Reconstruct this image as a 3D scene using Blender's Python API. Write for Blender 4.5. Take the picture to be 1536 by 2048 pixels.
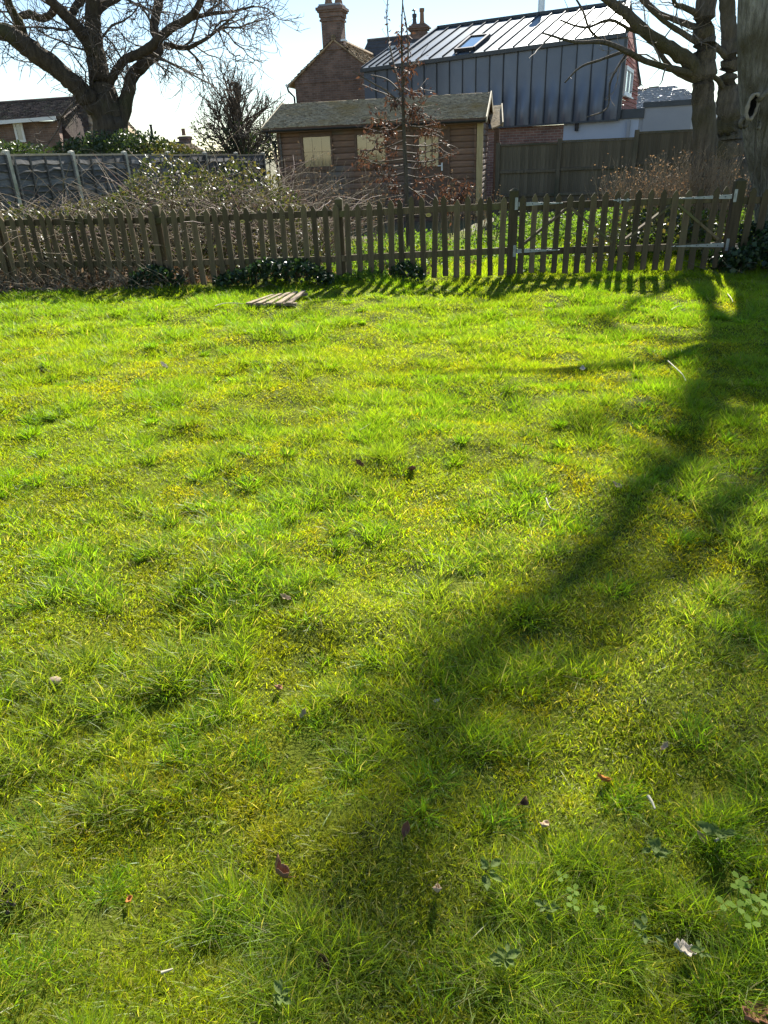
import bpy, math, random
import numpy as np
from mathutils import Vector, Matrix

# ------------------------------------------------------------------ camera, sky, sun, exposure
SC = bpy.context.scene
COL = SC.collection
for o in list(bpy.data.objects):
    bpy.data.objects.remove(o)
PITCH, ROLL, EYE, FPX = math.radians(26.7), math.radians(2.45), 1.5, 1425.0   # focal length in pixels of a 1536 x 2048 frame
cam_d = bpy.data.cameras.new('camera')
cam_d.sensor_fit = 'VERTICAL'; cam_d.sensor_height = 36.0; cam_d.lens = 36.0 * FPX / 2048.0
cam_d.clip_start = 0.05; cam_d.clip_end = 2000.0
cam = bpy.data.objects.new('camera', cam_d); COL.objects.link(cam)
cam.matrix_world = Matrix.Translation((0, 0, EYE)) @ Matrix.Rotation(math.pi/2 - PITCH, 4, 'X') @ Matrix.Rotation(-ROLL, 4, 'Z')
SC.camera = cam

SUN_AZ, SUN_EL = math.radians(18.3), math.radians(36.5)      # azimuth clockwise from +Y
SUN = np.array([math.sin(SUN_AZ)*math.cos(SUN_EL), math.cos(SUN_AZ)*math.cos(SUN_EL), math.sin(SUN_EL)])
world = bpy.data.worlds.new('World'); SC.world = world; world.use_nodes = True
wn = world.node_tree; wn.nodes.clear()
sky = wn.nodes.new('ShaderNodeTexSky'); sky.sky_type = 'NISHITA'; sky.sun_disc = False
sky.sun_elevation = SUN_EL; sky.sun_rotation = SUN_AZ
sky.altitude = 60.0; sky.air_density = 1.0; sky.dust_density = 0.0; sky.ozone_density = 1.5
bg = wn.nodes.new('ShaderNodeBackground'); bg.inputs['Strength'].default_value = 0.062
wo = wn.nodes.new('ShaderNodeOutputWorld')
wn.links.new(sky.outputs['Color'], bg.inputs['Color']); wn.links.new(bg.outputs['Background'], wo.inputs['Surface'])
sl = bpy.data.lights.new('sun', 'SUN'); sl.energy = 5.0; sl.angle = math.radians(0.8); sl.color = (1.0, 0.95, 0.86)
sun = bpy.data.objects.new('sun', sl); COL.objects.link(sun)
sun.rotation_euler = Vector((SUN[0], SUN[1], SUN[2])).to_track_quat('Z', 'Y').to_euler()
SC.view_settings.view_transform = 'Standard'; SC.view_settings.look = 'None'
SC.view_settings.gamma = 1.0; SC.view_settings.use_curve_mapping = False
SC.view_settings.exposure = 1.5
SC.render.engine = 'CYCLES'
SC.cycles.max_bounces = 8; SC.cycles.diffuse_bounces = 4; SC.cycles.glossy_bounces = 3
SC.cycles.transmission_bounces = 6; SC.cycles.transparent_max_bounces = 12
SC.cycles.use_denoising = True
SC.cycles.caustics_reflective = False; SC.cycles.caustics_refractive = False

# ------------------------------------------------------------------ measuring helpers (where a sight line of the photo meets a real surface)
CT, ST, CR, SR = math.cos(PITCH), math.sin(PITCH), math.cos(ROLL), math.sin(ROLL)
def ray(px, py):
    u = (px - 768.0)/FPX; v = (1024.0 - py)/FPX
    u, v = u*CR + v*SR, -u*SR + v*CR
    return np.array([u, CT + v*ST, v*CT - ST])
def at(px, py, Y):
    d = ray(px, py); return np.array([0, 0, EYE]) + d*(Y/d[1])
def ground_at(px, py, z=0.0):
    d = ray(px, py); return np.array([0, 0, EYE]) + d*((z - EYE)/d[2])
def ppm(Y):                                   # photo pixels per metre at forward distance Y
    return FPX/(Y*CT*1.03)
class Frame:                                  # an upright local frame: x along a facade, y away from the viewer, z up
    def __init__(s, o, deg):
        s.o = np.array([o[0], o[1], 0.0]); a = math.radians(deg); s.a = a
        s.e1 = np.array([math.cos(a), -math.sin(a), 0]); s.e2 = np.array([math.sin(a), math.cos(a), 0])
    def on(s, px, py, d=0.0):                 # local (x, z) where the sight line meets the plane y = d
        r = ray(px, py); c = np.array([0, 0, EYE])
        t = (d + np.dot(s.o - c, s.e2))/np.dot(r, s.e2); p = c + r*t
        return float(np.dot(p - s.o, s.e1)), float(p[2])
    def loc(s, p):
        q = np.array(p) - s.o; return (float(np.dot(q, s.e1)), float(np.dot(q, s.e2)), float(q[2]))
    def put(s, e):
        e.location = s.o; e.rotation_euler = (0, 0, -s.a)

rng = np.random.default_rng(7)
random.seed(7)
_perm = np.random.default_rng(3).random((256, 256))
def vnoise(x, y):
    x = np.asarray(x, float); y = np.asarray(y, float)
    xi = np.floor(x).astype(int); yi = np.floor(y).astype(int); fx = x - xi; fy = y - yi
    fx = fx*fx*(3 - 2*fx); fy = fy*fy*(3 - 2*fy)
    g = lambda a, b: _perm[a & 255, b & 255]
    return (g(xi, yi)*(1-fx) + g(xi+1, yi)*fx)*(1-fy) + (g(xi, yi+1)*(1-fx) + g(xi+1, yi+1)*fx)*fy
def fbm(x, y, o=3):
    s = 0.0; a = 0.5; n = 0.0
    for k in range(o):
        s = s + a*vnoise(np.asarray(x)*2**k + 17.3*k, np.asarray(y)*2**k + 9.1*k); n += a; a *= 0.5
    return s/n
def sstep(a, b, x):
    t = np.clip((np.asarray(x, float) - a)/(b - a), 0, 1); return t*t*(3 - 2*t)
def gz(x, y):                                 # height of the lawn
    return (fbm(np.asarray(x)*1.6 + 40, np.asarray(y)*1.6 + 11, 2) - 0.5)*0.11 + (vnoise(np.asarray(x)*4.2 + 3, np.asarray(y)*4.2 + 60) - 0.5)*0.046

# ------------------------------------------------------------------ object helpers
def tag(o, label=None, cat=None, group=None, kind=None):
    if label: o['label'] = label
    if cat: o['category'] = cat
    if group: o['group'] = group
    if kind: o['kind'] = kind
    return o
def thing(name, label, cat, loc=(0, 0, 0), rz=0.0, group=None):
    o = bpy.data.objects.new(name, None); COL.objects.link(o); o.empty_display_size = 0.2
    o.location = tuple(float(v) for v in loc); o.rotation_euler = (0, 0, rz)
    return tag(o, label, cat, group)
def link(name, me, mat, parent=None, loc=None, rot=None):
    o = bpy.data.objects.new(name, me); COL.objects.link(o)
    if mat is not None and not me.materials: me.materials.append(mat)
    if parent is not None: o.parent = parent
    if loc is not None: o.location = tuple(float(v) for v in loc)
    if rot is not None: o.rotation_euler = rot
    return o
def np_mesh(name, V, F, smooth=False, col=None):
    """V (n,3), F (m,3) or (m,4) arrays"""
    V = np.ascontiguousarray(V, dtype=np.float32); F = np.ascontiguousarray(F, dtype=np.int32)
    me = bpy.data.meshes.new(name); k = F.shape[1]
    me.vertices.add(len(V)); me.vertices.foreach_set('co', V.ravel())
    me.loops.add(F.size); me.loops.foreach_set('vertex_index', F.ravel())
    me.polygons.add(len(F)); me.polygons.foreach_set('loop_start', np.arange(0, F.size, k, dtype=np.int32))
    if smooth: me.polygons.foreach_set('use_smooth', np.ones(len(F), dtype=bool))
    me.update(calc_edges=True)
    if col is not None:
        a = me.color_attributes.new('col', 'FLOAT_COLOR', 'POINT')
        c = np.ones((len(V), 4), np.float32); c[:, :3] = col; a.data.foreach_set('color', c.ravel())
    return me
class MB:
    def __init__(s): s.v = []; s.f = []
    def add(s, vs, fs):
        b = len(s.v); s.v += [tuple(float(c) for c in q) for q in vs]; s.f += [tuple(b + i for i in f) for f in fs]; return s
    def box(s, x0, x1, y0, y1, z0, z1):
        v = [(x, y, z) for z in (z0, z1) for y in (y0, y1) for x in (x0, x1)]
        return s.add(v, [(0, 2, 3, 1), (4, 5, 7, 6), (0, 1, 5, 4), (2, 6, 7, 3), (0, 4, 6, 2), (1, 3, 7, 5)])
    def bar(s, p, q, w, h, up=(0, 0, 1)):     # square bar from p to q
        p = np.array(p, float); q = np.array(q, float); d = q - p; d /= np.linalg.norm(d)
        a = np.cross(d, up); 
        if np.linalg.norm(a) < 1e-5: a = np.cross(d, (1, 0, 0))
        a /= np.linalg.norm(a); b = np.cross(a, d)
        v = [c + a*sx*w/2 + b*sy*h/2 for c in (p, q) for sx, sy in ((-1, -1), (1, -1), (1, 1), (-1, 1))]
        return s.add(v, [(3, 2, 1, 0), (4, 5, 6, 7), (0, 1, 5, 4), (1, 2, 6, 5), (2, 3, 7, 6), (3, 0, 4, 7)])
    def slab(s, pts, n, t):                   # polygon thickened by t along -n
        n = np.array(n, float); n /= np.linalg.norm(n); k = len(pts)
        top = [np.array(p, float) for p in pts]; bot = [p - n*t for p in top]
        fs = [tuple(range(k)), tuple(range(2*k - 1, k - 1, -1))] + [(i, i + k, (i+1) % k + k, (i+1) % k) for i in range(k)]
        return s.add(top + bot, fs)
    def tube(s, pts, rad, n=6, cap=True):
        V, F = tube_np(np.array(pts, float), np.array(rad, float) if np.ndim(rad) else np.full(len(pts), float(rad)), n)
        b = len(s.v); s.v += [tuple(q) for q in V.tolist()]; s.f += [tuple(b + i for i in f) for f in F.tolist()]
        if cap:
            s.f.append(tuple(b + i for i in range(n - 1, -1, -1))); s.f.append(tuple(b + len(V) - n + i for i in range(n)))
        return s
    def lathe(s, prof, n=16, c=(0, 0, 0)):
        b = len(s.v)
        for r, z in prof:
            for i in range(n):
                a = 2*math.pi*i/n; s.v.append((c[0] + r*math.cos(a), c[1] + r*math.sin(a), c[2] + z))
        for j in range(len(prof) - 1):
            for i in range(n):
                s.f.append((b + j*n + i, b + j*n + (i+1) % n, b + (j+1)*n + (i+1) % n, b + (j+1)*n + i))
        s.f.append(tuple(b + i for i in range(n - 1, -1, -1))); s.f.append(tuple(b + (len(prof)-1)*n + i for i in range(n)))
        return s
    def mesh(s, name, smooth=False):
        me = bpy.data.meshes.new(name); me.from_pydata(s.v, [], s.f)
        if smooth: me.polygons.foreach_set('use_smooth', np.ones(len(me.polygons), dtype=bool))
        me.update(); return me
    def build(s, name, mat, parent=None, smooth=False, bevel=0.0, loc=None, rot=None):
        o = link(name, s.mesh(name, smooth), mat, parent, loc, rot)
        if bevel:
            m = o.modifiers.new('bevel', 'BEVEL'); m.width = bevel; m.segments = 1; m.limit_method = 'ANGLE'
        return o
def tube_np(P, R, n=5):
    k = len(P); T = np.gradient(P, axis=0); T /= (np.linalg.norm(T, axis=1, keepdims=True) + 1e-9)
    ref = np.array([0.0, 0, 1]) if abs(T[0][2]) < 0.9 else np.array([1.0, 0, 0])
    A = np.cross(T, ref); A /= (np.linalg.norm(A, axis=1, keepdims=True) + 1e-9); B = np.cross(T, A)
    ang = np.linspace(0, 2*np.pi, n, endpoint=False)
    V = P[:, None, :] + R[:, None, None]*(A[:, None, :]*np.cos(ang)[None, :, None] + B[:, None, :]*np.sin(ang)[None, :, None])
    i = np.arange(n); F = []
    for j in range(k - 1):
        F.append(np.stack([j*n + i, j*n + (i+1) % n, (j+1)*n + (i+1) % n, (j+1)*n + i], 1))
    return V.reshape(-1, 3), np.concatenate(F)
class TB:                                     # many tubes gathered into one mesh with numpy
    def __init__(s): s.V = []; s.F = []; s.n = 0
    def tube(s, P, R, n=4):
        V, F = tube_np(np.asarray(P, float), np.asarray(R, float), n); s.V.append(V); s.F.append(F + s.n); s.n += len(V)
    def build(s, name, mat, parent=None, smooth=True):
        return link(name, np_mesh(name, np.concatenate(s.V), np.concatenate(s.F), smooth), mat, parent)
def smooth_path(pts, rad, sub=5):             # Catmull-Rom through traced points
    P = np.array(pts, float); R = np.array(rad, float); Q = []; S = []
    for i in range(len(P) - 1):
        p0 = P[max(i-1, 0)]; p1 = P[i]; p2 = P[i+1]; p3 = P[min(i+2, len(P)-1)]
        for t in np.arange(sub)/sub:
            Q.append(0.5*((2*p1) + (-p0+p2)*t + (2*p0-5*p1+4*p2-p3)*t*t + (-p0+3*p1-3*p2+p3)*t**3)); S.append(R[i]*(1-t) + R[i+1]*t)
    Q.append(P[-1]); S.append(R[-1]); return np.array(Q), np.array(S)
def leaf_cloud(name, C, size, mat, parent=None, rg=None, up=0.0, aspect=0.55, droop=None, colr=None):
    """one folded leaf (4 verts, 2 triangles) at every point of C"""
    rg = rg or rng; n = len(C); C = np.asarray(C, float)
    d = rg.normal(size=(n, 3)); 
    if droop is not None: d = d*0.6 + np.array(droop)
    d /= np.linalg.norm(d, axis=1, keepdims=True)
    nn = rg.normal(size=(n, 3)); nn[:, 2] += up; nn -= d*np.sum(nn*d, axis=1, keepdims=True); nn /= (np.linalg.norm(nn, axis=1, keepdims=True) + 1e-9)
    w = np.cross(d, nn); L = (size*(0.6 + 0.8*rg.random(n)))[:, None]; W = L*aspect*0.5
    fold = L*0.12
    V = np.stack([C, C + d*L*0.45 + w*W + nn*fold, C + d*L, C + d*L*0.45 - w*W + nn*fold], 1).reshape(-1, 3)
    b = (np.arange(n)*4)[:, None]; F = np.concatenate([b + np.array([[0, 1, 2]]), b + np.array([[0, 2, 3]])])
    c = np.repeat(rg.random((n, 1)), 4, 0)*np.ones((1, 3)) if colr is None else np.repeat(colr, 4, 0)
    return tag(link(name, np_mesh(name, V, F, False, c), mat, parent), kind='stuff' if parent is not None else None)
def copy_tree(o, parent=None):
    c = o.copy(); COL.objects.link(c); c.parent = parent
    for ch in list(o.children): copy_tree(ch, c)
    return c

# ------------------------------------------------------------------ materials
def nodes(name):
    m = bpy.data.materials.new(name); m.use_nodes = True; nt = m.node_tree
    return m, nt, nt.nodes['Principled BSDF'], lambda t: nt.nodes.new(t), nt.links.new
def ramp(nt, fac, stops):
    r = nt.nodes.new('ShaderNodeValToRGB'); e = r.color_ramp.elements
    while len(e) < len(stops): e.new(0.5)
    for el, (p, c) in zip(e, stops): el.position = p; el.color = (*c, 1)
    nt.links.new(fac, r.inputs['Fac']); return r.outputs['Color']
def surf(name, c1, c2, rough=0.8, scale=6.0, stretch=(1, 1, 1), bump=0.3, bdist=0.01, spec=0.3, metal=0.0, c3=None, s3=1.5, t3=(0.5, 0.65), coords='Object', fine=4.0, island=0.0):
    m, nt, p, N, L = nodes(name)
    tc = N('ShaderNodeTexCoord'); mp = N('ShaderNodeMapping'); mp.inputs['Scale'].default_value = stretch
    L(tc.outputs[coords], mp.inputs['Vector'])
    n1 = N('ShaderNodeTexNoise'); n1.inputs['Scale'].default_value = scale; n1.inputs['Detail'].default_value = 6; n1.inputs['Roughness'].default_value = 0.65
    L(mp.outputs['Vector'], n1.inputs['Vector'])
    c = ramp(nt, n1.outputs['Fac'], [(0.3, c1), (0.7, c2)])
    if c3 is not None:
        n3 = N('ShaderNodeTexNoise'); n3.inputs['Scale'].default_value = s3; n3.inputs['Detail'].default_value = 5
        L(tc.outputs[coords], n3.inputs['Vector'])
        f = ramp(nt, n3.outputs['Fac'], [(t3[0], (0, 0, 0)), (t3[1], (1, 1, 1))])
        mx = N('ShaderNodeMix'); mx.data_type = 'RGBA'; L(f, mx.inputs[0]); L(c, mx.inputs[6]); mx.inputs[7].default_value = (*c3, 1); c = mx.outputs[2]
    oi = N('ShaderNodeObjectInfo'); hv = N('ShaderNodeHueSaturation'); mr = N('ShaderNodeMapRange')
    mr.inputs[3].default_value = 1 - island; mr.inputs[4].default_value = 1 + island
    L(oi.outputs['Random'], mr.inputs[0]); L(mr.outputs[0], hv.inputs['Value']); L(c, hv.inputs['Color'])
    L(hv.outputs['Color'], p.inputs['Base Color'])
    p.inputs['Roughness'].default_value = rough; p.inputs['Metallic'].default_value = metal; p.inputs['Specular IOR Level'].default_value = spec
    if bump:
        n2 = N('ShaderNodeTexNoise'); n2.inputs['Scale'].default_value = scale*fine; n2.inputs['Detail'].default_value = 5
        L(mp.outputs['Vector'], n2.inputs['Vector'])
        b = N('ShaderNodeBump'); b.inputs['Strength'].default_value = bump; b.inputs['Distance'].default_value = bdist
        L(n2.outputs['Fac'], b.inputs['Height']); L(b.outputs['Normal'], p.inputs['Normal'])
    return m
def brick_mat(name, c1, c2, mortar, scale=1.0, rough=0.9, bw=0.225, bh=0.075, ms=0.01, swap=True):
    m, nt, p, N, L = nodes(name)
    tc = N('ShaderNodeTexCoord'); sp = N('ShaderNodeSeparateXYZ'); L(tc.outputs['Object'], sp.inputs[0])
    ad = N('ShaderNodeMath'); L(sp.outputs[0], ad.inputs[0]); L(sp.outputs[1], ad.inputs[1])
    cb = N('ShaderNodeCombineXYZ'); L(ad.outputs[0], cb.inputs[0]); L(sp.outputs[2], cb.inputs[1])
    b = N('ShaderNodeTexBrick'); b.inputs['Scale'].default_value = 1.0; b.inputs['Brick Width'].default_value = bw; b.inputs['Row Height'].default_value = bh
    b.inputs['Mortar Size'].default_value = ms; b.inputs['Mortar Smooth'].default_value = 0.3; b.inputs['Bias'].default_value = 0.0
    b.inputs['Color1'].default_value = (*c1, 1); b.inputs['Color2'].default_value = (*c2, 1); b.inputs['Mortar'].default_value = (*mortar, 1)
    L(cb.outputs[0], b.inputs['Vector'])
    n = N('ShaderNodeTexNoise'); n.inputs['Scale'].default_value = 3.0; n.inputs['Detail'].default_value = 6; L(tc.outputs['Object'], n.inputs['Vector'])
    f = ramp(nt, n.outputs['Fac'], [(0.3, (0.65, 0.65, 0.65)), (0.7, (1.15, 1.12, 1.1))])
    mx = N('ShaderNodeMix'); mx.data_type = 'RGBA'; mx.blend_type = 'MULTIPLY'; mx.inputs[0].default_value = 1.0; L(b.outputs['Color'], mx.inputs[6]); L(f, mx.inputs[7])
    L(mx.outputs[2], p.inputs['Base Color']); p.inputs['Roughness'].default_value = rough; p.inputs['Specular IOR Level'].default_value = 0.2
    bu = N('ShaderNodeBump'); bu.inputs['Strength'].default_value = 0.8; bu.inputs['Distance'].default_value = 0.012; bu.invert = True
    L(b.outputs['Fac'], bu.inputs['Height']); L(bu.outputs['Normal'], p.inputs['Normal'])
    return m
def leaf_mat(name, c1, c2, trans=0.35, rough=0.5, tcol=None, spec=0.35, c3=None, s3=0.8, attr=True, t3=(0.48, 0.62)):
    """thin leaf: diffuse + gloss on top, light passing through; colour varies leaf by leaf (attribute col)"""
    m, nt, p, N, L = nodes(name)
    at_ = N('ShaderNodeAttribute'); at_.attribute_name = 'col'
    c = ramp(nt, at_.outputs['Fac'], [(0.0, c1), (1.0, c2)])
    if c3 is not None:
        g = N('ShaderNodeNewGeometry'); n3 = N('ShaderNodeTexNoise'); n3.inputs['Scale'].default_value = s3; n3.inputs['Detail'].default_value = 4
        L(g.outputs['Position'], n3.inputs['Vector'])
        f = ramp(nt, n3.outputs['Fac'], [(t3[0], (0, 0, 0)), (t3[1], (1, 1, 1))])
        mx = N('ShaderNodeMix'); mx.data_type = 'RGBA'; L(f, mx.inputs[0]); L(c, mx.inputs[6]); mx.inputs[7].default_value = (*c3, 1); c = mx.outputs[2]
    L(c, p.inputs['Base Color']); p.inputs['Roughness'].default_value = rough; p.inputs['Specular IOR Level'].default_value = spec
    t = N('ShaderNodeBsdfTranslucent'); gm = N('ShaderNodeMix'); gm.data_type = 'RGBA'; gm.blend_type = 'MULTIPLY'; gm.inputs[0].default_value = 1.0
    L(c, gm.inputs[6]); gm.inputs[7].default_value = (*(tcol or (1.6, 1.7, 0.8)), 1); L(gm.outputs[2], t.inputs['Color'])
    ms = N('ShaderNodeMixShader'); ms.inputs[0].default_value = trans
    L(p.outputs[0], ms.inputs[1]); L(t.outputs[0], ms.inputs[2]); L(ms.outputs[0], nt.nodes['Material Output'].inputs['Surface'])
    return m
def glass_mat(name, tint=(0.97, 0.97, 0.96), clear=0.8):
    m, nt, p, N, L = nodes(name); nt.nodes.remove(p)
    tr = N('ShaderNodeBsdfTransparent'); tr.inputs['Color'].default_value = (*tint, 1)
    gl = N('ShaderNodeBsdfGlossy'); gl.inputs['Roughness'].default_value = 0.04
    fr = N('ShaderNodeFresnel'); fr.inputs['IOR'].default_value = 1.5
    ms = N('ShaderNodeMixShader'); L(fr.outputs[0], ms.inputs[0]); L(tr.outputs[0], ms.inputs[1]); L(gl.outputs[0], ms.inputs[2])
    L(ms.outputs[0], nt.nodes['Material Output'].inputs['Surface']); return m

MT = {}
MT['picket'] = surf('picket_wood', (0.068, 0.05, 0.028), (0.175, 0.125, 0.073), 0.85, 3.0, (6, 6, 0.7), 0.5, 0.004, 0.25, c3=(0.095, 0.09, 0.035), s3=2.2, t3=(0.45, 0.65), island=0.42)
MT['galv'] = surf('galvanised_steel', (0.22, 0.235, 0.24), (0.36, 0.375, 0.385), 0.45, 14, bump=0.1, bdist=0.002, spec=0.5, metal=0.55, island=0.05)
MT['badge'] = surf('brass_badge', (0.55, 0.42, 0.10), (0.75, 0.6, 0.2), 0.4, 30, bump=0.0, spec=0.5, metal=0.2)
MT['badge_dark'] = surf('badge_print', (0.03, 0.025, 0.015), (0.05, 0.04, 0.02), 0.5, 30, bump=0.0)
MT['concrete'] = surf('concrete_post', (0.36, 0.36, 0.30), (0.60, 0.58, 0.50), 0.9, 9, bump=0.4, bdist=0.004, spec=0.2, c3=(0.2, 0.23, 0.13), s3=3.0, t3=(0.5, 0.7), island=0.1)
MT['grey_timber'] = surf('weathered_timber', (0.065, 0.066, 0.066), (0.19, 0.19, 0.185), 0.85, 3, (1, 1, 9), 0.5, 0.004, 0.25, island=0.45)
MT['cap_timber'] = surf('pale_timber', (0.36, 0.30, 0.21), (0.55, 0.47, 0.34), 0.85, 5, (1, 4, 4), 0.4, 0.004, 0.2)
MT['olive_timber'] = surf('olive_fence_timber', (0.082, 0.070, 0.052), (0.17, 0.145, 0.108), 0.9, 3, (6, 6, 0.6), 0.5, 0.004, 0.2, c3=(0.085, 0.085, 0.058), s3=1.6, island=0.2)
MT['cabin'] = surf('stained_boards', (0.14, 0.085, 0.06), (0.30, 0.18, 0.12), 0.8, 2.5, (0.8, 1, 9), 0.4, 0.004, 0.25, c3=(0.15, 0.135, 0.12), s3=1.1, t3=(0.45, 0.65), island=0.2)
MT['cabin_trim'] = surf('stained_trim', (0.11, 0.07, 0.05), (0.20, 0.13, 0.09), 0.75, 6, (1, 1, 4), 0.3, 0.003, 0.25)
MT['pale_post'] = surf('bare_pine', (0.38, 0.30, 0.15), (0.55, 0.45, 0.25), 0.8, 4, (4, 4, 0.6), 0.3, 0.003, 0.25)
MT['barge'] = surf('barge_board', (0.34, 0.29, 0.19), (0.55, 0.49, 0.35), 0.8, 5, bump=0.3, bdist=0.003)
MT['blind'] = surf('cream_blind', (0.66, 0.50, 0.27), (0.76, 0.60, 0.35), 0.9, 2, bump=0.0)
MT['gutter'] = surf('black_gutter', (0.018, 0.019, 0.02), (0.04, 0.042, 0.044), 0.5, 12, bump=0.05)
MT['shingle'] = surf('mossy_shingle', (0.15, 0.12, 0.08), (0.56, 0.47, 0.32), 0.95, 11, bump=0.6, bdist=0.012, spec=0.15, c3=(0.32, 0.235, 0.11), s3=1.4, t3=(0.48, 0.72), fine=2)
MT['zinc_wall'] = surf('zinc_cladding', (0.080, 0.099, 0.138), (0.103, 0.125, 0.168), 0.3, 1.2, bump=0.05, bdist=0.01, spec=0.5, metal=0.35, island=0.05)
MT['zinc_roof'] = surf('zinc_roofing', (0.15, 0.18, 0.195), (0.19, 0.22, 0.235), 0.38, 1.5, bump=0.05, bdist=0.01, spec=0.5, metal=0.75, island=0.04)
MT['zinc_trim'] = surf('zinc_trim', (0.05, 0.06, 0.068), (0.075, 0.085, 0.095), 0.45, 3, bump=0.05, metal=0.3)
MT['red_board'] = surf('red_cladding', (0.27, 0.062, 0.032), (0.38, 0.098, 0.055), 0.75, 3, (1, 1, 6), 0.2, 0.003, 0.25, island=0.1)
MT['render'] = surf('pale_render', (0.42, 0.48, 0.58), (0.48, 0.54, 0.64), 0.9, 1.0, bump=0.15, bdist=0.004, spec=0.15)
MT['render2'] = surf('grey_render', (0.30, 0.32, 0.35), (0.36, 0.38, 0.41), 0.9, 1.0, bump=0.15, bdist=0.004, spec=0.15)
MT['white'] = surf('white_frame', (0.72, 0.73, 0.72), (0.82, 0.83, 0.82), 0.5, 8, bump=0.05)
MT['brick'] = brick_mat('brown_brick', (0.165, 0.108, 0.086), (0.245, 0.162, 0.13), (0.25, 0.21, 0.18))
MT['brick_red'] = brick_mat('red_brick', (0.23, 0.13, 0.105), (0.32, 0.19, 0.15), (0.37, 0.33, 0.29))
MT['tile_orange'] = surf('clay_tile', (0.30, 0.20, 0.115), (0.52, 0.40, 0.25), 0.9, 6, bump=0.5, bdist=0.02, c3=(0.16, 0.12, 0.075), s3=4, island=0.2)
MT['tile_brown'] = surf('brown_tile', (0.065, 0.046, 0.038), (0.13, 0.095, 0.075), 0.9, 6, bump=0.5, bdist=0.02, c3=(0.13, 0.11, 0.075), s3=2)
MT['slate'] = surf('slate', (0.06, 0.062, 0.068), (0.11, 0.112, 0.118), 0.7, 4, bump=0.4, bdist=0.02)
MT['slate_light'] = surf('sunlit_slate', (0.30, 0.28, 0.26), (0.55, 0.52, 0.48), 0.4, 5, bump=0.4, bdist=0.02)  # base colour raised to carry the sun glare on the far roof
MT['pot'] = surf('terracotta', (0.20, 0.12, 0.075), (0.31, 0.19, 0.12), 0.85, 8, bump=0.2)
MT['dark'] = surf('dark_metal', (0.02, 0.02, 0.022), (0.035, 0.035, 0.04), 0.5, 8, bump=0.0)
MT['steel'] = surf('flue_steel', (0.45, 0.46, 0.47), (0.6, 0.6, 0.6), 0.3, 8, bump=0.0, metal=0.9)
MT['glass'] = glass_mat('window_glass')
MT['curtain'] = surf('pale_curtain', (0.5, 0.5, 0.48), (0.66, 0.66, 0.64), 0.9, 4, (8, 8, 0.4), bump=0.2)
MT['oak_bark'] = surf('oak_bark', (0.045, 0.036, 0.026), (0.13, 0.105, 0.075), 0.95, 3, (3, 3, 0.7), 1.0, 0.05, 0.15, c3=(0.09, 0.095, 0.04), s3=0.8, t3=(0.55, 0.75))
MT['bark'] = surf('grey_bark', (0.065, 0.056, 0.042), (0.19, 0.165, 0.13), 0.95, 4, (3.5, 3.5, 0.5), 1.0, 0.05, 0.15, c3=(0.085, 0.08, 0.04), s3=1.2, t3=(0.5, 0.7))
MT['bark_big'] = surf('old_bark', (0.14, 0.125, 0.10), (0.50, 0.455, 0.38), 0.95, 7, (3.5, 3.5, 0.6), 1.0, 0.05, 0.15, c3=(0.12, 0.10, 0.06), s3=1.6, t3=(0.45, 0.7))
MT['twig'] = surf('twig', (0.07, 0.055, 0.042), (0.17, 0.14, 0.11), 0.8, 10, bump=0.0, spec=0.35)
MT['pale_twig'] = surf('pale_twig', (0.15, 0.125, 0.10), (0.28, 0.235, 0.19), 0.75, 10, bump=0.0, spec=0.35)
MT['dry'] = surf('dry_stalk', (0.17, 0.13, 0.085), (0.34, 0.28, 0.20), 0.8, 10, bump=0.0)
MT['dead_leaf'] = leaf_mat('dead_beech_leaf', (0.075, 0.043, 0.030), (0.18, 0.105, 0.07), 0.2, 0.6, (1.4, 1.0, 0.75), 0.2)
MT['bramble'] = leaf_mat('bramble_leaf', (0.028, 0.04, 0.016), (0.10, 0.115, 0.045), 0.3, 0.42, (1.5, 1.6, 0.5), 0.3, c3=(0.15, 0.115, 0.065), s3=3.5, t3=(0.50, 0.62))
MT['laurel'] = leaf_mat('hedge_leaf', (0.025, 0.045, 0.015), (0.07, 0.10, 0.03), 0.25, 0.4, None, 0.5)
MT['ivy'] = leaf_mat('ivy_leaf', (0.012, 0.028, 0.010), (0.04, 0.075, 0.024), 0.2, 0.42, None, 0.45)
MT['cover'] = leaf_mat('ground_cover_leaf', (0.07, 0.13, 0.02), (0.15, 0.22, 0.04), 0.45, 0.6, None, 0.15)
MT['litter'] = leaf_mat('leaf_litter', (0.16, 0.10, 0.055), (0.36, 0.26, 0.16), 0.25, 0.7, (1.2, 1.0, 0.8), 0.2)

# ------------------------------------------------------------------ the ground
def soil_mat():
    m, nt, p, N, L = nodes('lawn_soil')
    g = N('ShaderNodeNewGeometry'); n = N('ShaderNodeTexNoise'); n.inputs['Scale'].default_value = 7; n.inputs['Detail'].default_value = 8
    L(g.outputs['Position'], n.inputs['Vector'])
    c = ramp(nt, n.outputs['Fac'], [(0.3, (0.05, 0.06, 0.010)), (0.5, (0.11, 0.135, 0.012)), (0.72, (0.19, 0.20, 0.015))])
    L(c, p.inputs['Base Color']); p.inputs['Roughness'].default_value = 0.95; p.inputs['Specular IOR Level'].default_value = 0.1
    n2 = N('ShaderNodeTexNoise'); n2.inputs['Scale'].default_value = 90; n2.inputs['Detail'].default_value = 5; L(g.outputs['Position'], n2.inputs['Vector'])
    b = N('ShaderNodeBump'); b.inputs['Strength'].default_value = 0.9; b.inputs['Distance'].default_value = 0.02; L(n2.outputs['Fac'], b.inputs['Height']); L(b.outputs['Normal'], p.inputs['Normal'])
    return m
MT['soil'] = soil_mat()
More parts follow.
